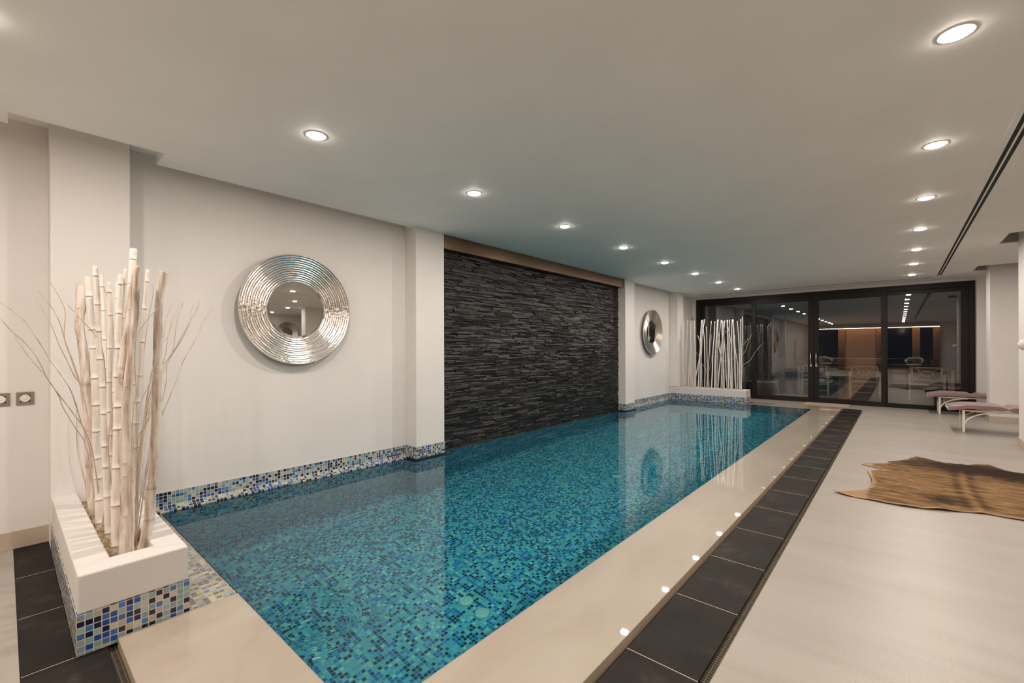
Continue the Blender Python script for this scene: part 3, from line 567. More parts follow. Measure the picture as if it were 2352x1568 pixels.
# ------------------------------------------------------------------ sticks
DATA = json.loads('''{"S":[{"k":"wood","l":"thick rough white driftwood pole at the left end of the near planter, knotted bark","p":[[-3.635,0.304,1.638,0.0244],[-3.635,0.302,1.515,0.0231],[-3.635,0.294,1.399,0.0218],[-3.635,0.311,1.258,0.0219],[-3.635,0.324,1.129,0.0258],[-3.635,0.325,0.999,0.0259],[-3.635,0.337,0.843,0.0246],[-3.635,0.338,0.635,0.0233],[-3.635,0.346,0.478,0.0234],[-3.635,0.353,0.22,0.0221]],"g":0},{"k":"bamboo","l":"pale bamboo pole right beside the rough leftmost driftwood","p":[[-3.354,0.304,1.654,0.0143],[-3.3578,0.315,1.48,0.0149],[-3.3617,0.326,1.305,0.0154],[-3.3648,0.331,1.161,0.0158],[-3.3695,0.338,0.942,0.0164],[-3.3732,0.34,0.772,0.0169],[-3.3753,0.342,0.674,0.0172],[-3.38,0.352,0.452,0.0178],[-3.384,0.355,0.22,0.0183]],"g":0},{"k":"bamboo","l":"bamboo pole with a swollen cut top, third stem from the left in the near planter","p":[[-3.163,0.315,1.687,0.0102],[-3.1587,0.325,1.485,0.0112],[-3.1544,0.329,1.28,0.0122],[-3.151,0.338,1.12,0.013],[-3.1466,0.348,0.914,0.014],[-3.1423,0.351,0.708,0.015],[-3.1375,0.36,0.478,0.0161],[-3.133,0.366,0.22,0.0172]],"g":0},{"k":"bamboo","l":"bamboo pole split by a long brown crack, near planter","p":[[-3.583,0.384,1.707,0.0104],[-3.5752,0.39,1.517,0.0107],[-3.5667,0.393,1.31,0.0111],[-3.5582,0.397,1.102,0.0114],[-3.5496,0.398,0.896,0.0118],[-3.539,0.393,0.64,0.0122],[-3.5315,0.39,0.462,0.0125],[-3.523,0.393,0.22,0.0128]],"g":0},{"k":"bamboo","l":"slim bamboo pole with a ragged top left of the middle of the near planter","p":[[-3.068,0.358,1.598,0.009],[-3.0663,0.363,1.481,0.0094],[-3.0649,0.364,1.391,0.0097],[-3.0619,0.36,1.189,0.0103],[-3.0596,0.358,1.033,0.0108],[-3.0572,0.361,0.876,0.0114],[-3.0542,0.369,0.673,0.0121],[-3.0512,0.375,0.471,0.0128],[-3.048,0.374,0.22,0.0135]],"g":0},{"k":"bamboo","l":"shortest of the upright bamboo poles at the middle of the near planter","p":[[-3.29,0.42,1.632,0.0097],[-3.2822,0.417,1.415,0.0101],[-3.2748,0.411,1.209,0.0104],[-3.2678,0.402,1.016,0.0107],[-3.259,0.394,0.778,0.0111],[-3.2502,0.389,0.542,0.0114],[-3.24,0.387,0.22,0.0119]],"g":0},{"k":"bamboo","l":"broad pale bamboo pole with faint rings in front of the middle of the near planter","p":[[-2.989,0.394,1.634,0.01],[-2.9748,0.385,1.433,0.011],[-2.9623,0.38,1.256,0.0132],[-2.9465,0.376,1.038,0.0153],[-2.9308,0.374,0.823,0.0184],[-2.9214,0.371,0.695,0.0183],[-2.9057,0.365,0.484,0.0193],[-2.889,0.366,0.22,0.0203]],"g":0},{"k":"bamboo","l":"narrow bamboo pole with a brown tip between the broad and the tallest pole","p":[[-3.006,0.415,1.667,0.0067],[-3.0014,0.41,1.534,0.007],[-2.9948,0.399,1.345,0.0074],[-2.9877,0.391,1.146,0.0079],[-2.9798,0.388,0.925,0.0084],[-2.972,0.39,0.705,0.0089],[-2.9641,0.392,0.486,0.0094],[-2.956,0.389,0.22,0.0099]],"g":0},{"k":"bamboo","l":"tallest white bamboo pole in the near planter, its hollow top above all others","p":[[-3.103,0.462,1.793,0.0164],[-3.0924,0.453,1.653,0.0151],[-3.0799,0.446,1.488,0.0139],[-3.0619,0.445,1.257,0.0127],[-3.044,0.445,1.027,0.0126],[-3.026,0.439,0.801,0.0114],[-3.0081,0.436,0.578,0.0113],[-2.983,0.43,0.22,0.0112]],"g":0},{"k":"wood","l":"grey gnarled driftwood stem tapering to a thin tip beside the tallest bamboo","p":[[-2.88,0.424,1.63,0.0054],[-2.8784,0.417,1.516,0.0097],[-2.8765,0.411,1.386,0.0162],[-2.8749,0.401,1.278,0.0215],[-2.8734,0.394,1.17,0.0257],[-2.8725,0.389,1.111,0.0235],[-2.8715,0.395,1.042,0.0161],[-2.869,0.395,0.87,0.0139],[-2.8659,0.391,0.658,0.0139],[-2.8627,0.387,0.446,0.0149],[-2.86,0.383,0.22,0.016]],"g":0},{"k":"wood","l":"thick smooth driftwood trunk leaning right in the middle of the near planter","p":[[-2.773,0.427,1.654,0.0147],[-2.773,0.422,1.571,0.0137],[-2.773,0.421,1.508,0.0126],[-2.773,0.419,1.424,0.0136],[-2.773,0.411,1.34,0.0136],[-2.773,0.406,1.256,0.0146],[-2.773,0.399,1.173,0.0167],[-2.773,0.393,1.09,0.0177],[-2.773,0.388,0.986,0.0208],[-2.773,0.389,0.841,0.0228],[-2.773,0.389,0.716,0.0249],[-2.773,0.391,0.591,0.027],[-2.773,0.392,0.466,0.026],[-2.773,0.387,0.343,0.0259],[-2.773,0.382,0.22,0.0311]],"g":0},{"k":"bamboo","l":"slender bamboo pole leaning right with dark joints, left of the curved thick trunk","p":[[-3.03,0.51,1.679,0.0093],[-3.0257,0.498,1.523,0.0093],[-3.0209,0.487,1.349,0.0104],[-3.016,0.475,1.176,0.0115],[-3.0125,0.467,1.05,0.0126],[-3.008,0.459,0.892,0.0137],[-3.0028,0.453,0.711,0.0136],[-2.9989,0.452,0.576,0.0125],[-2.9957,0.45,0.464,0.0125],[-2.99,0.445,0.22,0.0124]],"g":0},{"k":"wood","l":"thick curved driftwood trunk standing apart at the right end of the near planter","p":[[-2.772,0.53,1.64,0.0185],[-2.7744,0.52,1.571,0.0185],[-2.7772,0.512,1.495,0.0174],[-2.7795,0.509,1.429,0.0174],[-2.7827,0.507,1.343,0.0184],[-2.7881,0.505,1.191,0.0195],[-2.7897,0.507,1.147,0.0217],[-2.7936,0.502,1.039,0.0206],[-2.7983,0.503,0.908,0.0207],[-2.8015,0.5,0.821,0.0218],[-2.8046,0.498,0.733,0.0229],[-2.8077,0.492,0.647,0.0217],[-2.8101,0.487,0.582,0.0228],[-2.8124,0.482,0.518,0.0217],[-2.8156,0.479,0.431,0.0217],[-2.8187,0.47,0.347,0.0238],[-2.822,0.445,0.22,0.0269]],"g":0},{"k":"wood","l":"pale slim driftwood stick behind the gnarled grey stem","p":[[-3.145,0.45,1.616,0.0035],[-3.1423,0.44,1.492,0.0047],[-3.1377,0.418,1.28,0.0058],[-3.134,0.403,1.118,0.007],[-3.1304,0.406,0.955,0.007],[-3.1263,0.418,0.768,0.0081],[-3.1216,0.422,0.559,0.0093],[-3.115,0.423,0.22,0.0093]],"g":0},{"k":"twig","l":"wispy twig arching furthest left out of the near planter","p":[[-3.268,-0.01,1.48,0.0015],[-3.2848,0.058,1.413,0.0016],[-3.309,0.113,1.308,0.0019],[-3.3337,0.161,1.196,0.0021],[-3.354,0.21,1.1,0.0023],[-3.3713,0.244,1.015,0.0025],[-3.4019,0.28,0.861,0.0028],[-3.4241,0.308,0.746,0.0031],[-3.4587,0.343,0.562,0.0034],[-3.518,0.375,0.22,0.0041]],"g":1},{"k":"twig","l":"twig arching left just under the furthest-left one","p":[[-3.118,-0.009,1.397,0.0014],[-3.1392,0.031,1.331,0.0016],[-3.1516,0.065,1.29,0.0017],[-3.1753,0.109,1.21,0.0019],[-3.2039,0.144,1.109,0.0021],[-3.2213,0.175,1.045,0.0022],[-3.2518,0.235,0.928,0.0025],[-3.2767,0.283,0.827,0.0027],[-3.3172,0.324,0.662,0.0031],[-3.418,0.372,0.22,0.004]],"g":1},{"k":"twig","l":"lower forked twig bending left across the column edge","p":[[-3.368,0.04,1.319,0.0015],[-3.383,0.063,1.264,0.0017],[-3.4029,0.101,1.19,0.0019],[-3.4257,0.154,1.1,0.0021],[-3.4509,0.199,0.997,0.0024],[-3.466,0.216,0.934,0.0025],[-3.496,0.27,0.804,0.0028],[-3.5122,0.303,0.73,0.003],[-3.5411,0.328,0.601,0.0033],[-3.618,0.367,0.22,0.0042]],"g":1},{"k":"twig","l":"straight thin twig fanning up left with a broken tip","p":[[-3.618,0.119,1.544,0.0017],[-3.6299,0.175,1.406,0.002],[-3.6412,0.214,1.271,0.0023],[-3.6483,0.246,1.182,0.0025],[-3.6555,0.277,1.091,0.0027],[-3.6606,0.311,1.025,0.0028],[-3.6698,0.346,0.904,0.0031],[-3.6852,0.362,0.703,0.0035],[-3.718,0.377,0.22,0.0043]],"g":1},{"k":"twig","l":"thin twig fanning up left right beside the broken-tipped twig","p":[[-3.668,0.131,1.583,0.0017],[-3.6755,0.181,1.499,0.0019],[-3.6829,0.216,1.41,0.0021],[-3.6923,0.24,1.297,0.0024],[-3.7026,0.277,1.167,0.0026],[-3.712,0.306,1.048,0.0029],[-3.7265,0.345,0.859,0.0033],[-3.7452,0.364,0.614,0.0037],[-3.768,0.374,0.22,0.0043]],"g":1},{"k":"twig","l":"dark-tipped kinked twig bending sharply beside the column corner","p":[[-3.318,0.162,1.601,0.0016],[-3.3314,0.197,1.521,0.0017],[-3.3441,0.218,1.443,0.0019],[-3.364,0.215,1.316,0.0021],[-3.3839,0.245,1.187,0.0024],[-3.4111,0.29,1.004,0.0027],[-3.4455,0.328,0.765,0.0031],[-3.4818,0.358,0.504,0.0036],[-3.518,0.383,0.22,0.0041]],"g":1},{"k":"twig","l":"pale twig crossing in front of the leftmost poles","p":[[-3.126,0.211,1.476,0.0015],[-3.1356,0.259,1.407,0.0017],[-3.1453,0.308,1.336,0.0018],[-3.1555,0.342,1.257,0.002],[-3.176,0.358,1.095,0.0023],[-3.2023,0.366,0.883,0.0027],[-3.2374,0.366,0.597,0.0032],[-3.276,0.363,0.22,0.0038]],"g":1},{"k":"twig","l":"low twig curving beside the back corner of the near planter","p":[[-3.96,0.308,0.911,0.0019],[-3.96,0.308,0.744,0.0026],[-3.96,0.314,0.59,0.0032],[-3.96,0.336,0.46,0.0038],[-3.96,0.352,0.358,0.0042],[-3.96,0.362,0.22,0.0045]],"g":1},{"k":"twig","l":"straight right-leaning twig with a faint reddish tip","p":[[-3.15,0.69,1.59,0.0018],[-3.1419,0.675,1.532,0.0019],[-3.1277,0.644,1.431,0.002],[-3.1134,0.611,1.333,0.0021],[-3.1038,0.577,1.269,0.0022],[-3.0837,0.537,1.137,0.0024],[-3.0544,0.504,0.952,0.0026],[-3.0104,0.473,0.683,0.003],[-2.95,0.445,0.22,0.0036]],"g":1},{"k":"twig","l":"dark twig forking right at mid height of the right fan","p":[[-3.0,0.661,1.52,0.0017],[-2.9959,0.63,1.415,0.0019],[-2.9895,0.611,1.254,0.0021],[-2.9861,0.584,1.169,0.0022],[-2.9835,0.555,1.107,0.0023],[-2.9786,0.519,0.991,0.0025],[-2.9729,0.491,0.857,0.0027],[-2.9629,0.459,0.626,0.0031],[-2.95,0.439,0.22,0.0036]],"g":1},{"k":"twig","l":"longest curved twig of the right fan, tip beyond the thick trunk","p":[[-2.9,0.71,1.524,0.0017],[-2.9,0.698,1.471,0.0018],[-2.9,0.664,1.398,0.0019],[-2.9,0.617,1.291,0.002],[-2.9,0.574,1.206,0.0021],[-2.9,0.543,1.163,0.0022],[-2.9,0.509,1.076,0.0023],[-2.9,0.473,0.901,0.0026],[-2.9,0.446,0.64,0.003],[-2.9,0.428,0.22,0.0035]],"g":1},{"k":"twig","l":"short pale twig splitting off the longest right twig","p":[[-3.13,0.751,1.576,0.0018],[-3.1227,0.723,1.473,0.002],[-3.118,0.716,1.409,0.0021],[-3.1115,0.681,1.319,0.0022],[-3.104,0.628,1.219,0.0023],[-3.0974,0.582,1.135,0.0024],[-3.0871,0.538,1.006,0.0026],[-3.0712,0.498,0.81,0.0029],[-3.03,0.445,0.22,0.0037]],"g":1},{"k":"twig","l":"thin twig rising just right of the thick trunk with a brown tip","p":[[-3.1,0.628,1.518,0.0017],[-3.087,0.596,1.405,0.0019],[-3.0784,0.588,1.331,0.002],[-3.0735,0.572,1.29,0.0021],[-3.0608,0.543,1.185,0.0022],[-3.0407,0.513,1.022,0.0025],[-3.0119,0.484,0.796,0.0028],[-2.9831,0.462,0.577,0.0032],[-2.95,0.445,0.22,0.0036]],"g":1},{"k":"twig","l":"faint straight twig behind the thin one right of the trunk","p":[[-3.25,0.665,1.443,0.0018],[-3.2318,0.636,1.331,0.002],[-3.2148,0.622,1.229,0.0022],[-3.2017,0.599,1.151,0.0023],[-3.1771,0.565,1.01,0.0025],[-3.1475,0.531,0.845,0.0028],[-3.1008,0.493,0.595,0.0032],[-3.05,0.445,0.22,0.0037]],"g":1},{"k":"twig","l":"twig leaning far right against the wall, tip near the mirror","p":[[-3.0,0.8,1.491,0.0018],[-2.9936,0.749,1.405,0.0019],[-2.988,0.725,1.332,0.002],[-2.9772,0.657,1.196,0.0022],[-2.9674,0.618,1.076,0.0024],[-2.9575,0.576,0.96,0.0025],[-2.9504,0.545,0.878,0.0026],[-2.9415,0.507,0.779,0.0028],[-2.928,0.483,0.627,0.003],[-2.9106,0.451,0.438,0.0033],[-2.9,0.435,0.22,0.0035]],"g":1},{"k":"twig","l":"low twig curving right out of the thick trunk","p":[[-3.0,0.586,1.169,0.0017],[-2.9932,0.577,1.046,0.0019],[-2.9876,0.553,0.948,0.0022],[-2.98,0.522,0.818,0.0024],[-2.9709,0.503,0.661,0.0028],[-2.9617,0.48,0.509,0.0031],[-2.95,0.445,0.22,0.0036]],"g":1},{"k":"twig","l":"crossing twig slanting right over the top of the thick trunk","p":[[-2.58,0.49,1.462,0.0016],[-2.5857,0.438,1.397,0.0017],[-2.594,0.396,1.307,0.0019],[-2.6044,0.39,1.196,0.0022],[-2.6173,0.397,1.057,0.0025],[-2.6283,0.387,0.939,0.0027],[-2.6468,0.384,0.738,0.0032],[-2.69,0.387,0.22,0.004]],"g":1},{"k":"twig","l":"thin upright twig between the slender bamboo and the thick trunk","p":[[-3.05,0.534,1.597,0.0017],[-3.05,0.534,1.542,0.0017],[-3.05,0.515,1.418,0.0019],[-3.05,0.5,1.28,0.0022],[-3.05,0.486,1.117,0.0024],[-3.05,0.473,0.909,0.0027],[-3.05,0.463,0.61,0.0032],[-3.05,0.445,0.22,0.0037]],"g":1},{"k":"twig","l":"dark lower twig crossing between slender bamboo and thick trunk","p":[[-2.95,0.512,1.106,0.0016],[-2.95,0.485,1.03,0.0018],[-2.95,0.471,0.997,0.0019],[-2.95,0.457,0.898,0.0021],[-2.95,0.45,0.675,0.0027],[-2.95,0.444,0.22,0.0036]],"g":1},{"k":"twig","l":"curved dark twig at mid height left of the thick trunk","p":[[-2.9,0.503,0.94,0.0016],[-2.9,0.477,0.858,0.0018],[-2.9,0.451,0.811,0.002],[-2.9,0.442,0.641,0.0025],[-2.9,0.432,0.22,0.0035]],"g":1},{"k":"twig","l":"long twig slanting right in front of the broad pale bamboo","p":[[-2.968,0.406,1.378,0.0018],[-2.9788,0.392,1.256,0.002],[-2.9945,0.379,1.079,0.0024],[-3.0062,0.363,0.947,0.0026],[-3.02,0.35,0.793,0.0029],[-3.0356,0.358,0.612,0.0033],[-3.0494,0.375,0.449,0.0036],[-3.068,0.394,0.22,0.0041]],"g":1},{"k":"twig","l":"twig crossing left in front of the slim bamboo poles","p":[[-3.147,0.344,1.588,0.0018],[-3.1575,0.379,1.454,0.0021],[-3.1724,0.391,1.257,0.0025],[-3.1865,0.403,1.069,0.0028],[-3.204,0.394,0.832,0.0032],[-3.2181,0.382,0.644,0.0036],[-3.2286,0.386,0.499,0.0038],[-3.2374,0.359,0.386,0.004],[-3.247,0.344,0.22,0.0042]],"g":1}],"F":[{"k":"cane","l":"","p":[[-3.944,10.8847,1.885,0.0072],[-3.927,10.8547,0.26,0.0085]]},{"k":"cane","l":"","p":[[-3.833,10.8508,1.942,0.0076],[-3.905,10.8808,0.26,0.009]]},{"k":"cane","l":"","p":[[-3.733,10.8581,1.917,0.0089],[-3.807,10.9031,1.038,0.0097],[-3.835,10.8881,0.26,0.0105]]},{"k":"cane","l":"","p":[[-3.798,10.9142,1.912,0.0081],[-3.772,10.8842,0.26,0.0094]]},{"k":"cane","l":"","p":[[-3.756,10.8189,1.666,0.0066],[-3.741,10.8339,1.249,0.0072],[-3.729,10.8489,0.26,0.0078]]},{"k":"cane","l":"","p":[[-3.432,10.8435,1.934,0.0096],[-3.466,10.7935,1.657,0.0101],[-3.58,10.8035,0.836,0.0108],[-3.696,10.8135,0.26,0.0114]]},{"k":"cane","l":"","p":[[-3.691,10.8842,1.916,0.0067],[-3.652,10.8392,1.041,0.0072],[-3.649,10.8542,0.26,0.0078]]},{"k":"cane","l":"","p":[[-3.481,10.7502,1.911,0.0113],[-3.527,10.7652,1.043,0.0123],[-3.574,10.7802,0.26,0.0134]]},{"k":"cane","l":"","p":[[-3.488,10.8652,1.927,0.0114],[-3.535,10.8802,0.938,0.0124],[-3.562,10.8952,0.26,0.0135]]},{"k":"cane","l":"","p":[[-3.583,10.7876,1.557,0.0066],[-3.519,10.8026,1.248,0.0071],[-3.487,10.8176,0.26,0.0077]]},{"k":"cane","l":"","p":[[-3.507,10.8629,1.907,0.0096],[-3.484,10.9129,1.661,0.0102],[-3.455,10.9029,1.135,0.0108],[-3.451,10.8929,0.26,0.0113]]},{"k":"cane","l":"","p":[[-3.277,10.7933,1.884,0.0082],[-3.325,10.8083,1.146,0.0089],[-3.39,10.8233,0.26,0.0097]]},{"k":"cane","l":"","p":[[-3.39,10.8178,1.758,0.0069],[-3.363,10.7728,1.146,0.0075],[-3.34,10.7878,0.26,0.0081]]},{"k":"cane","l":"","p":[[-3.201,10.8179,1.872,0.012],[-3.212,10.8079,1.59,0.0127],[-3.24,10.7979,1.137,0.0134],[-3.268,10.7879,0.26,0.0141]]},{"k":"cane","l":"","p":[[-3.148,10.8322,1.9,0.0137],[-3.146,10.7822,1.648,0.0144],[-3.186,10.7922,1.047,0.0153],[-3.204,10.8022,0.26,0.0161]]},{"k":"cane","l":"","p":[[-3.144,10.867,1.922,0.0077],[-3.183,10.912,0.943,0.0084],[-3.19,10.897,0.26,0.0091]]},{"k":"cane","l":"","p":[[-2.989,10.8122,1.883,0.0097],[-3.027,10.8022,1.496,0.0103],[-3.101,10.7922,0.748,0.0109],[-3.137,10.7822,0.26,0.0115]]},{"k":"cane","l":"","p":[[-3.06,10.8043,1.895,0.0076],[-3.116,10.8143,1.347,0.0081],[-3.054,10.8243,0.948,0.0085],[-3.077,10.8343,0.26,0.009]]},{"k":"cane","l":"","p":[[-3.174,10.9216,1.653,0.006],[-3.105,10.9066,1.247,0.0065],[-3.046,10.8916,0.26,0.007]]},{"k":"cane","l":"","p":[[-3.082,10.9171,1.891,0.0128],[-3.066,10.9071,1.649,0.0136],[-3.04,10.8771,1.127,0.0143],[-3.026,10.8871,0.26,0.015]]},{"k":"cane","l":"","p":[[-3.036,10.8532,1.866,0.0085],[-3.036,10.9032,1.648,0.009],[-2.992,10.8732,1.027,0.0095],[-2.955,10.8832,0.26,0.01]]},{"k":"cane","l":"","p":[[-2.94,10.8509,1.892,0.0127],[-2.918,10.8059,1.247,0.0137],[-2.901,10.8209,0.26,0.0148]]},{"k":"cane","l":"","p":[[-2.883,10.7831,1.896,0.0079],[-2.888,10.8281,1.029,0.0087],[-2.858,10.8131,0.26,0.0094]]},{"k":"cane","l":"","p":[[-2.824,10.7867,1.899,0.0108],[-2.844,10.8017,1.247,0.0118],[-2.836,10.8167,0.26,0.0128]]},{"k":"cane","l":"","p":[[-2.934,10.8696,1.744,0.0059],[-2.874,10.8846,1.346,0.0064],[-2.835,10.8996,0.26,0.0069]]},{"k":"cane","l":"","p":[[-2.848,10.9284,1.902,0.0135],[-2.805,10.8834,1.345,0.0146],[-2.78,10.8984,0.26,0.0158]]},{"k":"cane","l":"","p":[[-2.804,10.8989,1.543,0.0076],[-2.775,10.8889,1.138,0.008],[-2.733,10.8789,0.834,0.0084],[-2.736,10.8689,0.26,0.0088]]},{"k":"cane","l":"","p":[[-2.718,10.7675,1.859,0.0091],[-2.686,10.8125,1.334,0.0099],[-2.678,10.7975,0.26,0.0107]]},{"k":"cane","l":"","p":[[-2.665,10.8506,1.899,0.0099],[-2.67,10.8656,1.246,0.0108],[-2.685,10.8806,0.26,0.0117]]},{"k":"cane","l":"","p":[[-2.616,10.8228,1.944,0.0082],[-2.63,10.8078,1.14,0.009],[-2.637,10.7928,0.26,0.0097]]},{"k":"twig","l":"twig reaching furthest right out of the far planter","p":[[-2.209,10.8171,1.377,0.0024],[-2.373,10.8096,1.15,0.003],[-2.456,10.7721,0.988,0.0036],[-2.636,10.7946,0.8,0.0042],[-2.662,10.7871,0.26,0.0048]]},{"k":"twig","l":"forked twig with a brown tip, right end of the far planter","p":[[-2.446,10.9271,1.579,0.0024],[-2.505,10.9196,1.459,0.003],[-2.584,10.9121,1.187,0.0037],[-2.654,10.9046,1.031,0.0043],[-2.68,10.8971,0.26,0.0049]]},{"k":"twig","l":"short twig joining the forked twig from below, far planter","p":[[-2.453,10.8449,1.505,0.0022],[-2.52,10.7924,1.429,0.0027],[-2.574,10.7999,1.343,0.0033],[-2.633,10.8224,1.236,0.0038],[-2.651,10.8149,0.26,0.0044]]},{"k":"twig","l":"crooked twig crossing low between the middle canes of the far planter","p":[[-2.72,10.8852,1.129,0.002],[-2.809,10.8777,1.03,0.0025],[-2.919,10.8402,0.969,0.003],[-3.023,10.8477,0.908,0.0035],[-3.092,10.8552,0.26,0.004]]},{"k":"twig","l":"thin zigzag twig near the left third of the far planter","p":[[-3.276,10.8427,1.592,0.0023],[-3.29,10.7902,1.248,0.0028],[-3.283,10.8277,0.944,0.0034],[-3.335,10.8052,0.69,0.004],[-3.319,10.8127,0.26,0.0046]]},{"k":"twig","l":"thin twig bending left among the left canes of the far planter","p":[[-3.707,10.8536,1.228,0.0023],[-3.604,10.8461,1.124,0.0029],[-3.502,10.8386,0.888,0.0035],[-3.401,10.8311,0.737,0.004],[-3.341,10.8236,0.26,0.0046]]},{"k":"twig","l":"wiry twig low on the right side of the far planter","p":[[-2.697,10.828,1.129,0.0022],[-2.773,10.878,0.902,0.003],[-2.844,10.868,0.703,0.0037],[-2.824,10.858,0.26,0.0044]]}]}''')
random.seed(3)
def spline(P, sub):
    out = []
    n = len(P)
    for i in range(n - 1):
        p0 = P[max(i - 1, 0)]; p1 = P[i]; p2 = P[i + 1]; p3 = P[min(i + 2, n - 1)]
        for s_ in range(sub):
            t = s_ / sub
            out.append([0.5 * ((2 * b1) + (-a + c1) * t + (2 * a - 5 * b1 + 4 * c1 - d1) * t * t + (-a + 3 * b1 - 3 * c1 + d1) * t ** 3) for a, b1, c1, d1 in zip(p0, p1, p2, p3)])
    out.append(list(P[-1])); return out
def stick(d, group, where):
    k = d['k']; P = d['p']; name = {'wood': 'driftwood_pole', 'bamboo': 'bamboo_pole', 'twig': 'dry_twig', 'cane': 'white_cane'}[k]
    base = Vector(P[-1][:3]); sub = {'wood': 6, 'bamboo': 6, 'twig': 4, 'cane': 6}[k]
    Q = spline(P, sub) if len(P) > 2 else [[a + (b2 - a) * i / 10 for a, b2 in zip(P[0], P[1])] for i in range(11)]
    rings = []; rads = []; pts = []
    acc = 0; nextn = random.uniform(0.02, 0.10); prev = None
    for q in Q:
        p_ = Vector(q[:3]) - base; r = max(q[3], 0.0012)
        if prev is not None: acc += (p_ - prev).length
        if k == 'wood':
            r *= 1 + 0.05 * math.sin(acc * 15 + base.x * 50) + random.uniform(-0.02, 0.025)
            p_ = p_ + Vector((random.uniform(-1, 1), random.uniform(-1, 1), 0)) * r * 0.05
        if k == 'cane': p_ = p_ + Vector((math.sin(acc * 9 + base.x * 70), math.cos(acc * 7), 0)) * 0.003
        if k == 'bamboo' and acc > nextn and prev is not None:
            d_ = (p_ - prev).normalized(); m_ = p_
            for o_, f_, g_ in ((-0.008, 1.0, 0), (-0.004, 1.16, 0.15), (0.0, 1.20, 0.2), (0.002, 0.98, 0.75 if random.random() < .6 else .25), (0.005, 1.04, 0.1)):
                pts.append(m_ + d_ * o_); rads.append(r * f_); rings.append(g_)
            nextn = acc + random.uniform(0.10, 0.17)
        else:
            pts.append(p_); rads.append(r); rings.append(0.5 if (k == 'wood' and random.random() < 0.04) else 0.0)
        prev = p_
    rings[0] = 0.6 if k != 'cane' else 0
    m = MB(); m.tube(pts, rads, seg={'wood': 14, 'bamboo': 14, 'twig': 6, 'cane': 8}[k], ring=rings)
    o = m.build(name, {'wood': M_DRIFT, 'bamboo': M_BAMBOO, 'twig': M_TWIG, 'cane': M_CANE}[k], loc=base)
    if k == 'wood':                                           # knots of the driftwood poles
        for _ in range(4):
            i = random.randrange(4, len(pts) - 4); r = rads[i]; a = random.uniform(-0.9, 0.6)
            dr = Vector((math.cos(a), -0.6 + math.sin(a) * .4, 0)).normalized()
            kb = MB(); kb.lathe([(0.0004, r * .07), (r * .10, r * .13), (r * .20, r * .15), (r * .32, r * .08), (r * .42, -r * .10)], 10, M=Matrix.Translation(pts[i] + dr * r * .93) @ dr.to_track_quat('Z', 'Y').to_matrix().to_4x4())
            kb.build('knot', M_TWIG, o)
    cat = {'wood': 'driftwood', 'bamboo': 'bamboo', 'twig': 'twig', 'cane': 'cane'}[k]
    return tag(o, d['l'], cat, group)
for d in DATA['S']:
    stick(d, 'thin twigs in the near planter' if d['k'] == 'twig' else 'poles in the near planter', 'near')
ORD = ['leftmost', 'second', 'third', 'fourth', 'fifth', 'sixth', 'seventh', 'eighth', 'ninth', 'tenth', 'eleventh', 'twelfth', 'thirteenth', 'fourteenth', 'fifteenth']
canes = [d for d in DATA['F'] if d['k'] == 'cane']
for i, d in enumerate(canes):
    j = len(canes) - 1 - i
    if i < 15: w1 = ORD[i] + (' from the left' if i else ' of all')
    else: w1 = ('rightmost of all' if j == 0 else ORD[j] + ' from the right')
    d['l'] = 'white painted cane in the far planter, its foot ' + w1
    stick(d, 'white canes in the far planter', 'far')
for d in DATA['F']:
    if d['k'] == 'twig': stick(d, 'thin twigs in the far planter', 'far')

# ------------------------------------------------------------------ round silver mirrors
def mirror(loc, rz, R0, label, tilt=0.0):
    t = thing('round_mirror', label, 'mirror', loc, rz, 'round silver mirrors')
    MX = Matrix.Rotation(math.pi / 2, 4, 'Y')                 # lathe axis -> +X
    ri, ro = R0 * 0.525, R0; n = 12; prof = []
    prof.append((ri - 0.004, 0.032)); prof.append((ri, 0.046)); 
    for i in range(n):
        a = ri + (ro - ri) * i / n; w2 = (ro - ri) / n
        dome = lambda r: 0.040 + 0.040 * min(1, max(0, (r - ri) / (ro - ri))) ** 1.7
        for fr, hgt in ((0.0, 0.0), (0.30, 0.001), (0.55, 0.0035), (0.78, 0.0075), (0.93, 0.0055)):
            r = a + fr * w2; prof.append((r, dome(r) + hgt))
    prof += [(ro, 0.076), (ro + 0.003, 0.068), (ro - 0.012, 0.050), (ro - 0.04, 0.032), (ro - 0.10, 0.030), (ro - 0.10, 0.001)]
    rnd = random.Random(7); ph = [rnd.uniform(0, 6.28) for _ in range(80)]
    def wob(jj, th, r, hh):
        i = int((jj - 2) / 5) if jj > 1 else 0
        if jj < 2 or jj > 1 + 5 * n: return r, hh
        amp = 0.0030
        return r + amp * math.sin(7 * th + ph[i]) * 0.5 + amp * math.sin(17 * th + ph[i + 20]) * 0.25, hh + 0.0004 * math.sin(23 * th + ph[i + 40])
    m = MB(); m.lathe(prof, 180, M=MX, wob=wob); fr_ = m.build('silver_frame', M_SILVER, t)
    m = MB(); rings = m.lathe([(0.0005, 0.037), (ri - 0.02, 0.037), (ri + 0.001, 0.034)], 96, M=MX, smooth=False)
    m.build('mirror_glass', M_MIRROR, t)
    return t
mirror((WX, 1.772, 1.612), math.radians(1.35), 0.497, 'large round silver-ringed mirror on the wall above the near pool end')
mirror((WX, 9.53, 1.612), 0, 0.497, 'round silver-ringed mirror on the far wall section between pilaster and far planter')
mirror((EX, 8.0, 1.9), math.pi, 0.42, 'round silver mirror on the far right wall, seen only in the large mirror')

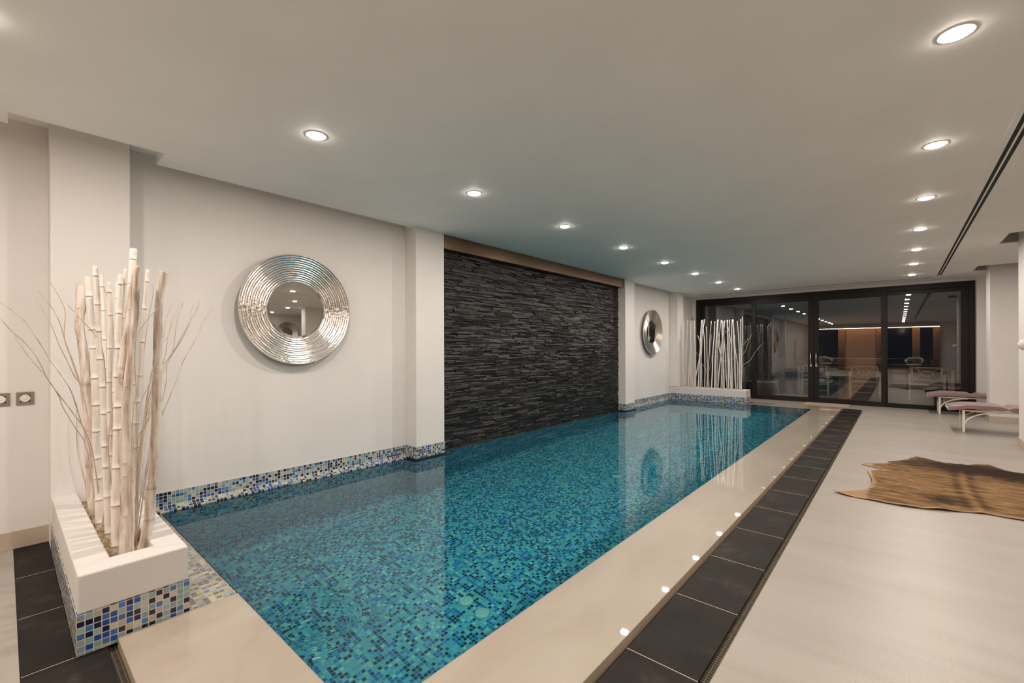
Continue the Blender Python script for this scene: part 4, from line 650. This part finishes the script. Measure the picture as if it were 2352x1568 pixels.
# ------------------------------------------------------------------ wall plates with sliders on the left wall
for y0, lb in ((0.0535, 'steel wall plate with a round white dial, the right one of the pair'), (-0.05, 'steel wall plate with a round white dial, cut by the left picture edge')):
    t = thing('wall_dial', lb, 'wall switch', (WX, y0, 0.9), 0, 'steel dial plates on the left wall')
    m = MB(); m.box(0, 0.006, 0, 0.0775, 0, 0.083); m.build('steel_plate', M_STEEL, t, bevel=0.001)
    m = MB(); m.box(0.006, 0.0066, 0.0175, 0.0605, 0.019, 0.064); m.build('black_opening', M_DARK, t)
    MX = Matrix.Translation((0.0066, 0.038, 0.0415)) @ Matrix.Rotation(math.pi / 2, 4, 'Y')
    m = MB(); m.lathe([(0.0005, 0.006), (0.0115, 0.006), (0.0125, 0.0072), (0.020, 0.007), (0.0232, 0.004), (0.0235, 0)], 32, M=MX); dl = m.build('dial', M_PLASTIC, t)
    m = MB(); m.lathe([(0.0005, 0.0078), (0.0085, 0.0078), (0.0105, 0.006)], 28, M=MX); m.build('center_button', M_PLASTIC, dl)
t = thing('wall_sensor', 'small beige box fitting high on the wall left of the glass doors', 'wall fitting', (WX, 12.12, 1.95))
m = MB(); m.box(0, 0.03, 0, 0.09, 0, 0.14); m.build('housing', simple('beige_plastic', (0.55, 0.43, 0.28), 0.5), t, bevel=0.004)
m = MB(); m.box(0.03, 0.034, 0.02, 0.07, 0.03, 0.11); m.build('cover', simple('tan_plastic', (0.42, 0.32, 0.2), 0.5), t, bevel=0.002)
# white ball on the near right column
t = thing('wall_ball_lamp', 'unlit round white globe on the front of the column at the right picture edge', 'wall lamp', (1.15, 8.13, 1.288))
m = MB(); m.lathe([(0.0005, 0.0), (0.03, 0.0), (0.03, 0.015), (0.012, 0.02), (0.012, 0.04)], 24, M=Matrix.Rotation(math.pi / 2, 4, 'X')); m.build('wall_bracket', M_WHITEM, t)
m = MB(); m.lathe([(max(0.0005, 0.072 * math.sin(math.pi * k / 16)), 0.072 * math.cos(math.pi * k / 16)) for k in range(17)], 32, M=Matrix.Translation((0.0, -0.10, 0))); m.build('globe', simple('opal_glass', (0.74, 0.70, 0.62), 0.25), t)

# ------------------------------------------------------------------ ceiling slots and downlights
def slot(name, label, x0, x1, y0, y1, along):
    t = thing(name, label, 'ceiling vent', (x0, y0, H))
    W, D = x1 - x0, y1 - y0; m = MB(); fr = 0.02
    if along == 'y':
        m.box(0, 0.033, 0, D, -0.004, 0); m.box(W - 0.033, W, 0, D, -0.004, 0); m.box(W / 2 - 0.006, W / 2 + 0.006, 0, D, -0.004, 0)
    else:
        m.box(0, W, 0, 0.012, -0.004, 0); m.box(0, W, D - 0.012, D, -0.004, 0)
    m.build('frame', M_CEIL, t, bevel=0.001)
    m = MB()
    if along == 'y': m.box(0.033, W / 2 - 0.006, 0, D, -0.0012, -0.0002); m.box(W / 2 + 0.006, W - 0.033, 0, D, -0.0012, -0.0002)
    else: m.box(0, W, 0.012, D - 0.012, -0.0012, -0.0002)
    m.build('dark_slot', M_DARK, t)
slot('linear_diffuser', 'long white double-slot air diffuser running down the right side of the ceiling', 0.512, 0.636, -3.0, 11.45, 'y')
slot('linear_diffuser', 'thin dark slot across the ceiling in front of the glass doors', -3.80, 0.47, 11.55, 11.66, 'x')

def make_light():
    t = thing('downlight', None, 'downlight', (0, 0, H), 0, None)
    m = MB(); m.lathe([(0.0525, -0.0015), (0.054, -0.0035), (0.064, -0.003), (0.066, 0.0)], 40); tr_ = m.build('trim_ring', M_TRIMW, t)
    m = MB(); m.lathe([(0.052 * math.sin(math.pi / 2 * k / 6) + 0.0003, -0.003 - 0.013 * math.cos(math.pi / 2 * k / 6)) for k in range(7)], 24); m.build('lens', M_LENS, tr_, fixn=False)
    ld = bpy.data.lights.new('lamp_glow', 'AREA'); ld.shape = 'DISK'; ld.size = 0.10; ld.energy = LAMP_W; ld.color = WARM
    ld.cycles.is_caustics_light = True
    lo = bpy.data.objects.new('lamp_glow', ld); C.objects.link(lo); lo.parent = t; lo.location = (0, 0, -0.018)
    return t
L0 = make_light(); first = True
def put_light(x, y, label, group):
    global first
    o = L0 if first else copy_tree(L0); first = False
    o.location = (x, y, H); o['label'] = label; o['group'] = group; return o
for i in range(8):
    put_light(-2.77, 1.30 + 1.385 * i, 'round ceiling downlight over the pool, ' + ('nearest of the left row' if i == 0 else ordinal(i) + ' along the left row'), 'downlights in the left row')
for i in range(8):
    put_light(0.19, 1.305 + 1.385 * i, 'round ceiling downlight over the walkway, ' + ('just above the picture, first of the right row' if i == 0 else ordinal(i) + ' along the right row'), 'downlights in the right row')
for i, y in enumerate((-0.085, -1.47, -2.855, -4.24, -5.6)):
    put_light(-2.77, y, 'round ceiling downlight behind the camera, ' + ordinal(i) + ' over the left floor', 'downlights behind the camera')
    put_light(0.19, y, 'round ceiling downlight behind the camera, ' + ordinal(i) + ' over the middle floor', 'downlights behind the camera')
for i, (x, y) in enumerate(((2.9, 9.8), (4.2, 5.75), (6.35, 6.55), (2.1, 4.7), (8.45, 6.96), (6.54, 5.3), (2.9, 1.2), (3.3, -3.0))):
    put_light(x, y, 'round ceiling downlight in the right hall, ' + ordinal(i) + ' counted from the loungers', 'downlights in the right hall')

# ------------------------------------------------------------------ glass doors
def glazed(name, label, x0, x1, y, fl, fr, fb, ft, z1=2.45, handle=None):
    t = tag(thing(name, label, None, (x0, y, 0)), kind='structure')
    W = x1 - x0; D = 0.05
    m = MB(); m.box(0, fl, 0, D, 0.0, z1); m.box(W - fr, W, 0, D, 0.0, z1); m.box(fl, W - fr, 0, D, 0.0, fb); m.box(fl, W - fr, 0, D, z1 - ft, z1)
    m.build('door_frame', M_FRAME, t, bevel=0.003)
    for off, nm in ((0.018, 'glass_pane'), (0.036, 'glass_pane')):
        m = MB(); m.quad([(fl - .004, off, fb - .004), (W - fr + .004, off, fb - .004), (W - fr + .004, off, z1 - ft + .004), (fl - .004, off, z1 - ft + .004)]); m.build(nm, M_GLASS, t, fixn=False)
    if handle is not None:
        m = MB(); m.tube([(handle, -0.055, 0.86), (handle, -0.055, 1.16)], 0.010, 12)
        m.tube([(handle, 0.0, 0.90), (handle, -0.055, 0.90)], 0.008, 10); m.tube([(handle, 0.0, 1.13), (handle, -0.055, 1.13)], 0.008, 10)
        ho = m.build('handle', M_HANDLE, t)
        m = MB(); m.box(handle - 0.018, handle + 0.018, -0.008, 0, 0.83, 0.90); lp = m.build('lock_plate', M_HANDLE, ho)
        m = MB(); m.box(handle - 0.004, handle + 0.004, -0.0095, -0.008, 0.85, 0.865); m.build('keyhole', M_DARK, lp) if False else m.bm.free()
    return t
m = MB(); m.box(-4.101, -3.99, FY - 0.05, FY + 0.11, 0, 2.545); m.box(1.03, 1.112, FY - 0.05, FY + 0.11, 0, 2.545)
m.box(-3.99, 1.03, FY - 0.05, FY + 0.11, 2.44, 2.545); m.box(-3.99, 1.03, FY - 0.05, FY + 0.11, 0.0, 0.022)
struct('door_frame_outer', m, M_FRAME, 'black aluminium frame around the four glass doors', bevel=0.004)
glazed('door_1', 'leftmost glass door panel behind the white canes', -3.99, -2.669, FY, 0.09, 0.105, 0.085, 0.085)
glazed('door_2', 'second glass door panel with a handle on its right stile', -2.74, -1.477, FY - 0.048, 0.075, 0.105, 0.10, 0.11, handle=-1.526 + 2.74)
glazed('door_3', 'third glass door panel with a handle on its left stile', -1.473, -0.20, FY - 0.048, 0.10, 0.08, 0.10, 0.11, handle=-1.421 + 1.473)
glazed('door_4', 'rightmost glass door panel beside the loungers', -0.281, 1.03, FY, 0.11, 0.11, 0.085, 0.085)
m = MB(); m.box(0, 0.80, 0, 0.46, 0, 0.012); o = m.build('doormat', M_MAT, bevel=0.003, loc=(-1.60, 11.74, 0.0)); tag(o, 'tan doormat in front of the glass doors', 'doormat')

# ------------------------------------------------------------------ loungers
def cushion_mesh(x0, x1, y0, y1, zf, th, pin):
    m = MB(); nx, ny = 56, 12
    def prof(x): return zf(x)
    for s_ in (1, -1):
        grid = []
        for i in range(nx + 1):
            row = []
            for k in range(ny + 1):
                u = i / nx; v = k / ny; x = x0 + (x1 - x0) * u; y = y0 + (y1 - y0) * v
                e = min(1, min(v, 1 - v) * 9); ex = min(1, min(u, 1 - u) * 26)
                rr = math.sqrt(max(0, 1 - (1 - e) ** 2)) * math.sqrt(max(0, 1 - (1 - ex) ** 2))
                pinch = 1.0
                for q in pin: pinch *= 1 - 0.97 * math.exp(-((x - q) / 0.028) ** 2)
                t = th / 2 * (0.70 + 0.30 * rr) * (0.25 + 0.75 * pinch)
                row.append(m.bm.verts.new((x, y, zf(x) + s_ * t - (1 - pinch) * 0.012)))
            grid.append(row)
        for i in range(nx):
            for k in range(ny): fc = m.bm.faces.new((grid[i][k], grid[i+1][k], grid[i+1][k+1], grid[i][k+1])); fc.smooth = True
        if s_ == 1: top = grid
        else: bot = grid
    for i in range(nx):
        m.bm.faces.new((top[i][0], top[i+1][0], bot[i+1][0], bot[i][0])); m.bm.faces.new((top[i][ny], top[i+1][ny], bot[i+1][ny], bot[i][ny]))
    for k in range(ny):
        m.bm.faces.new((top[0][k], top[0][k+1], bot[0][k+1], bot[0][k])); m.bm.faces.new((top[nx][k], top[nx][k+1], bot[nx][k+1], bot[nx][k]))
    return m
def make_lounger():
    t = thing('sun_lounger', None, 'sun lounger')
    zt = 0.328
    m = MB()
    for y in (0.0, 0.45):
        m.tube([(0.0, y, zt), (0.6, y, zt), (1.25, y, zt), (1.9, y, zt)], 0.013, 10)
    for x in (0.0, 0.62, 1.25, 1.89): m.tube([(x, 0, zt), (x, 0.45, zt)], 0.010, 8)
    m.build('side_rails', M_WHITEM, t)
    for y in (0.0, 0.45):
        for x in (0.0, 1.85):
            g_ = MB(); g_.box(x - 0.0145, x + 0.0145, y - 0.0145, y + 0.0145, 0.012, zt + 0.01); lgo = g_.build('leg', M_WHITEM, t, bevel=0.003); g_ = MB(); g_.box(x - 0.0155, x + 0.0155, y - 0.0155, y + 0.0155, 0.0, 0.014); g_.build('foot_cap', M_POT, lgo)
        g_ = MB(); g_.tube([(0.012 + 0.36 * (1 - math.cos(a)), y, 0.115 + 0.20 * math.sin(a)) for a in [math.pi / 2 * k / 10 for k in range(11)]], 0.0105, 8); g_.build('arched_brace', M_WHITEM, t)
        g_ = MB(); g_.tube([(1.838 - 0.36 * (1 - math.cos(a)), y, 0.115 + 0.20 * math.sin(a)) for a in [math.pi / 2 * k / 10 for k in range(11)]], 0.0105, 8); g_.build('arched_brace', M_WHITEM, t)
    zf = lambda x: 0.375 + 0.012 * math.exp(-((x - 0.15) / 0.25) ** 2) - (0.035 * ((0.02 - x) / 0.2) if x < 0.02 else 0)
    cu = cushion_mesh(-0.165, 1.98, -0.06, 0.51, zf, 0.068, (0.44, 1.18)).build('cushion', M_MAUVE, t)
    g_ = MB(); g_.box(-0.02, 0.02, 0.20, 0.24, 0.24, 0.34); g_.build('cushion_strap', M_MAUVE, cu, bevel=0.004)
    return t
lg = make_lounger(); lg.location = (0.722, 9.31, 0); tag(lg, 'mauve cushioned white metal sun lounger nearer the camera, between the two right columns', group='mauve sun loungers')
l2 = copy_tree(lg); l2.location = (0.58, 11.56, 0); tag(l2, 'mauve cushioned white metal sun lounger beside the glass doors, behind the far right column', group='mauve sun loungers')

# ------------------------------------------------------------------ cowhide rug
OUT = [(-0.428, 4.733), (-0.294, 4.889), (-0.261, 4.906), (-0.205, 5.043), (-0.184, 5.249), (-0.204, 5.469), (-0.225, 5.633), (-0.239, 5.736), (-0.215, 5.781), (-0.116, 5.897),
       (-0.196, 5.976), (-0.3, 6.042), (-0.297, 6.133), (-0.189, 6.173), (-0.101, 6.185), (-0.09, 6.347), (-0.003, 6.449), (0.072, 6.56), (0.093, 6.673), (0.15, 6.77), (0.209, 6.724),
       (0.291, 6.66), (0.352, 6.64), (0.415, 6.707), (0.461, 6.67), (0.537, 6.70), (0.613, 6.797), (0.712, 6.839), (0.76, 6.744), (0.81, 6.62), (0.92, 6.56), (1.05, 6.5), (1.20, 6.42),
       (1.32, 6.30), (1.30, 6.1), (1.22, 5.9), (1.25, 5.7), (1.33, 5.45), (1.42, 5.2), (1.36, 5.0), (1.2, 4.92), (1.05, 4.9), (0.9, 4.86), (0.679, 4.83), (0.592, 4.829), (0.505, 4.84), (0.4, 4.80),
       (0.289, 4.74), (0.14, 4.675), (0.026, 4.655), (-0.072, 4.655), (-0.197, 4.67), (-0.347, 4.679)]
def rug():
    bm = bmesh.new(); vs = [bm.verts.new((x, y, 0)) for x, y in OUT]; bm.faces.new(vs)
    bmesh.ops.triangulate(bm, faces=bm.faces); 
    for _ in range(5):
        long = [e for e in bm.edges if e.calc_length() > 0.045]
        if not long: break
        bmesh.ops.subdivide_edges(bm, edges=long, cuts=1); bmesh.ops.triangulate(bm, faces=bm.faces)
    bmesh.ops.beautify_fill(bm, faces=bm.faces, edges=[e for e in bm.edges if not e.is_boundary])
    fur = bm.verts.layers.float_color.new('fur')
    segs = list(zip(OUT, OUT[1:] + OUT[:1]))
    def ed(x, y):
        bst = 9
        for (ax, ay), (bx, by) in segs:
            dx, dy = bx - ax, by - ay; t = max(0, min(1, ((x - ax) * dx + (y - ay) * dy) / (dx * dx + dy * dy + 1e-9)))
            bst = min(bst, math.hypot(x - ax - dx * t, y - ay - dy * t))
        return bst
    for v in bm.verts:
        x, y = v.co.x, v.co.y; e = ed(x, y)
        sx = 0.47 + 0.03 * math.sin(y * 2)                    # spine runs along Y
        dsp = abs(x - sx)
        dark = 0.75 * math.exp(-((y - 6.45) / 0.30) ** 2) * (1 - 0.5 * math.exp(-((x - 0.0) / 0.2) ** 2)) + 0.42 * math.exp(-((dsp - 0.045) / 0.025) ** 2) * (0.4 + 0.6 * math.exp(-((y - 5.7) / 0.8) ** 2))
        dark += 0.65 * math.exp(-((x - 0.27) / 0.15) ** 2 - ((y - 5.05) / 0.14) ** 2) + 0.5 * math.exp(-((x - 0.75) / 0.3) ** 2 - ((y - 6.45) / 0.22) ** 2)
        dark -= 0.35 * math.exp(-(dsp / 0.022) ** 2) * (1 if y < 6.1 else 0.3)
        pale = max(0.0, 1 - e / 0.028) * (0.6 if y < 6.3 else 0.15)
        if x < -0.2: pale = min(1, pale + 0.35)
        v[fur] = (max(0, min(1.6, dark + 0.15)), pale, 0, 1)
        v.co.z = 0.008 + 0.004 * math.sin(x * 7 + y * 3) + (0.014 * max(0, 1 - e / 0.05) * max(0, math.sin(x * 9 + y * 6.5)) ** 3) + 0.008 * math.exp(-(dsp / 0.035) ** 2) + 0.002 * math.sin(x * 31) * math.cos(y * 27)
    for f_ in bm.faces: f_.smooth = True
    me = bpy.data.meshes.new('cowhide_rug'); bm.to_mesh(me); bm.free(); me.materials.append(M_HIDE)
    o = bpy.data.objects.new('cowhide_rug', me); C.objects.link(o)
    s_ = o.modifiers.new('thick', 'SOLIDIFY'); s_.thickness = 0.006; s_.offset = -1
    return tag(o, 'brown and tan cowhide rug lying on the cream floor', 'rug')
rug()

# ------------------------------------------------------------------ terrace outside
m = MB(); m.box(-9, 7, FY + 0.11, 19, -0.15, -0.01); struct('floor_terrace', m, M_TERR, 'dim terrace floor outside the doors')
def make_chair():
    t = thing('terrace_armchair', None, 'armchair')
    W = 0.29
    m = MB()
    for s_ in (-1, 1): m.tube([(s_ * 0.25, -0.02, 0.40), (s_ * 0.255, -0.05, 0.62), (s_ * 0.26, -0.08, 0.80)], 0.016, 8)
    m.tube([(-0.26, -0.08, 0.79), (0.26, -0.08, 0.79)], 0.015, 8); m.tube([(-0.25, -0.035, 0.50), (0.25, -0.035, 0.50)], 0.012, 8)
    for cx, a0, a1, rx in ((-0.27, -math.pi / 2, math.pi / 2, 0.155), (0.27, math.pi / 2, 3 * math.pi / 2, 0.155)):
        m.tube([(cx + rx * math.cos(a0 + (a1 - a0) * k / 14), -0.055, 0.645 + 0.135 * math.sin(a0 + (a1 - a0) * k / 14)) for k in range(15)], 0.007, 6)
    m.tube([(0.105 * math.cos(2 * math.pi * k / 24), -0.055, 0.645 + 0.055 * math.sin(2 * math.pi * k / 24)) for k in range(24)], 0.007, 6, closed=True)
    m.build('backrest', M_WHITEM, t)
    for s_ in (-1, 1):
        for y in (-0.05, 0.44):
            g_ = MB(); g_.box(s_ * 0.30 - 0.017, s_ * 0.30 + 0.017, y - 0.017, y + 0.017, 0, 0.60); g_.build('leg', M_WHITEM, t)
        g_ = MB(); g_.box(s_ * 0.30 - 0.027, s_ * 0.30 + 0.027, -0.09, 0.48, 0.60, 0.63); g_.build('armrest', M_WHITEM, t, bevel=0.004)
    g_ = MB(); g_.box(-0.28, 0.28, -0.03, 0.46, 0.38, 0.41)
    g_.tube([(-0.28, -0.05, 0.12), (0.28, -0.05, 0.12)], 0.010, 8); g_.tube([(-0.28, -0.05, 0.28), (0.28, -0.05, 0.28)], 0.010, 8); g_.build('seat', M_WHITEM, t)
    return t
ch = make_chair()
for i, (x, y, r, lb) in enumerate(((-1.72, 14.5, 0.12, 'white metal terrace armchair behind the second glass door, leftmost of three'), (-0.66, 14.55, 0.0, 'white metal terrace armchair in the middle, behind the third glass door'), (0.50, 14.35, -0.02, 'white metal terrace armchair behind the rightmost glass door'))):
    o = ch if i == 0 else copy_tree(ch); o.location = (x, y, -0.01); o.rotation_euler = (0, 0, r); tag(o, lb, group='white terrace armchairs')
t = thing('terrace_table', 'long brown table on the terrace beyond the armchairs', 'table', (-0.6, 15.7, -0.01))
m = MB(); m.box(-1.7, 1.7, -0.45, 0.45, 0.70, 0.745); m.build('tabletop', M_WOODT, t, bevel=0.004)
for x in (-1.6, 1.6):
    for y in (-0.38, 0.38): m = MB(); m.box(x - .03, x + .03, y - .03, y + .03, 0, 0.70); m.build('leg', M_WHITEM, t)
t = thing('glass_balustrade', 'thin rail and glass balustrade along the terrace edge', 'balustrade', (-1, 16.9, -0.01))
m = MB(); m.tube([(-7, 0, 0.95), (7, 0, 0.95)], 0.014, 8); m.build('handrail', M_HANDLE, t)
m = MB(); m.quad([(-7, 0, 0.05), (7, 0, 0.05), (7, 0, 0.93), (-7, 0, 0.93)]); m.build('glass_panel', M_GLASS, t, fixn=False)
random.seed(21)
def bush(name, label, loc, n, R3, ls):
    t = thing(name, label, 'plant', loc)
    m = MB()
    for _ in range(n):
        a = random.uniform(0, 6.28); rr = math.sqrt(random.random()); hgt = random.random()
        p0 = Vector((R3[0] * rr * math.cos(a), R3[1] * rr * math.sin(a), 0.15 + R3[2] * hgt))
        dr = Vector((math.cos(a) + random.uniform(-.6, .6), math.sin(a) + random.uniform(-.6, .6), random.uniform(-.2, .9))).normalized()
        sd = dr.cross(Vector((0, 0, 1))).normalized(); l_ = ls * random.uniform(.6, 1.3)
        q = [p0, p0 + dr * l_ * .5 + sd * l_ * .2, p0 + dr * l_, p0 + dr * l_ * .5 - sd * l_ * .2]
        m.bm.faces.new([m.bm.verts.new(v) for v in q])
    m.build('foliage', M_LEAF, t, fixn=False)
    m = MB()
    for k in range(5): m.tube([(random.uniform(-.05, .05), random.uniform(-.05, .05), 0), (random.uniform(-R3[0], R3[0]) * .5, random.uniform(-R3[1], R3[1]) * .5, R3[2])], 0.012, 6)
    m.build('stems', M_WOODT, t)
bush('terrace_shrub', 'dark leafy shrub outside behind the left canes of the far planter', (-4.15, 13.15, -0.01), 420, (0.38, 0.3, 1.45), 0.09)
bush('terrace_shrub', 'low green plant outside at the foot of the first glass door', (-3.3, 14.05, -0.01), 90, (0.30, 0.2, 0.45), 0.10)
bush('terrace_shrub', 'tall dim shrub farther out on the terrace, left of the armchairs', (-3.7, 15.2, -0.01), 380, (0.9, 0.5, 1.7), 0.12)
t = thing('plant_pot', 'tall square white pot outside behind the far planter', 'plant pot', (-3.22, 13.3, -0.01))
m = MB(); m.box(-0.10, 0.10, -0.10, 0.10, 0, 0.76); m.build('pot_body', M_POT, t, bevel=0.006); m = MB(); m.box(-.09, .09, -.09, .09, 0.755, 0.765); m.build('soil', M_DARK, t)
m = MB(); m.box(0, 0.62, 0, 0.35, 0, 0.40); o = m.build('masonry_bench', M_POT, bevel=0.005, loc=(-3.0, 13.35, -0.01)); tag(o, 'low pale block outside behind the first glass door', 'bench')
random.seed(4)
for i, x in enumerate((-3.75, -3.5, -3.2, -2.95, -2.6, -2.35)):
    m = MB(); m.tube([(0, 0, 0), (random.uniform(-.05, .05), 0, 1.1), (random.uniform(-.1, .1), 0, 2.3)], [0.022, 0.02, 0.014], 8); o = m.build('bamboo_plant', simple('green_bamboo', (0.10, 0.13, 0.055), 0.5) if i == 0 else bpy.data.materials['green_bamboo'], loc=(x, 14.1 + 0.1 * (i % 3), -0.01))
    tag(o, 'dim green bamboo stem outside behind the first glass door, ' + ORD[i] + (' from the left' if i else ''), 'bamboo', 'bamboo stems on the terrace')

# ------------------------------------------------------------------ room behind the camera (seen in the door glass)
m = MB(); m.box(-3.9, 1.6, BY + 0.02, BY + 0.30, 2.36, 2.40); struct('trim_4', m, M_WALL, 'curtain pelmet shelf on the back wall')
m = MB(); m.box(-3.9, 1.6, BY + 0.22, BY + 0.26, 2.342, 2.358); o = m.build('led_strip', M_LED); tag(o, 'warm glowing strip light along the curtain tops behind the camera', 'strip light')
m = MB(); m.box(-2.25, -0.95, BY + 0.02, BY + 0.06, 0, 2.36); o = m.build('wall_panel', M_PANEL); tag(o, 'amber lit wall panel behind the camera', 'wall panel')
for i, (x0, x1) in enumerate(((-3.9, -3.55), (-2.6, -2.3), (-0.9, -0.55), (0.55, 0.85), (1.35, 1.6))):
    m = MB(); n = 24; last = None
    for k in range(n + 1):
        x = x0 + (x1 - x0) * k / n; y = BY + 0.14 + 0.035 * math.sin(k * 1.7)
        a_, b_ = m.bm.verts.new((x, y, 0.02)), m.bm.verts.new((x, y, 2.35))
        if last: fc = m.bm.faces.new((last[0], a_, b_, last[1])); fc.smooth = True
        last = (a_, b_)
    o = m.build('curtain', M_CURT); s_ = o.modifiers.new('t', 'SOLIDIFY'); s_.thickness = 0.004
    tag(o, 'amber curtain on the back wall behind the camera, ' + ORD[i] + (' from the left' if i else ''), 'curtain', 'curtains on the back wall')
m = MB(); m.box(-3.55, -2.6, BY + 0.02, BY + 0.05, 0.1, 2.3); struct('window_1', m, M_NIGHT, 'dark night window behind the camera')
m = MB(); m.box(-0.55, 1.35, BY + 0.02, BY + 0.05, 0.1, 2.3); struct('window_2', m, M_NIGHT, 'wide dark night window behind the camera')
def tub(x, y, r, lb):
    t = thing('tub_chair', lb, 'armchair', (x, y, 0), r, 'tub chairs behind the camera')
    m = MB(); m.lathe([(0.0005, 0.40), (0.26, 0.42), (0.30, 0.44), (0.30, 0.38), (0.24, 0.36), (0.0005, 0.36)], 24); m.build('seat', M_POT, t)
    m = MB()
    m.tube([(0.32 * math.cos(a), 0.32 * math.sin(a), 0.60 + 0.14 * math.sin(a)) for a in [math.pi * (-0.15 + 1.3 * k / 16) for k in range(17)]], 0.055, 10); m.build('backrest', M_POT, t)
    for a in (0.8, 2.3, 3.9, 5.5): m = MB(); m.tube([(0.2 * math.cos(a), 0.2 * math.sin(a), 0.38), (0.28 * math.cos(a), 0.28 * math.sin(a), 0)], 0.011, 6); m.build('leg', M_WHITEM, t)
tub(-3.1, -5.6, 2.9, 'pale tub chair behind the camera before the left dark window')
tub(0.6, -5.7, 3.3, 'pale tub chair behind the camera before the wide dark window')
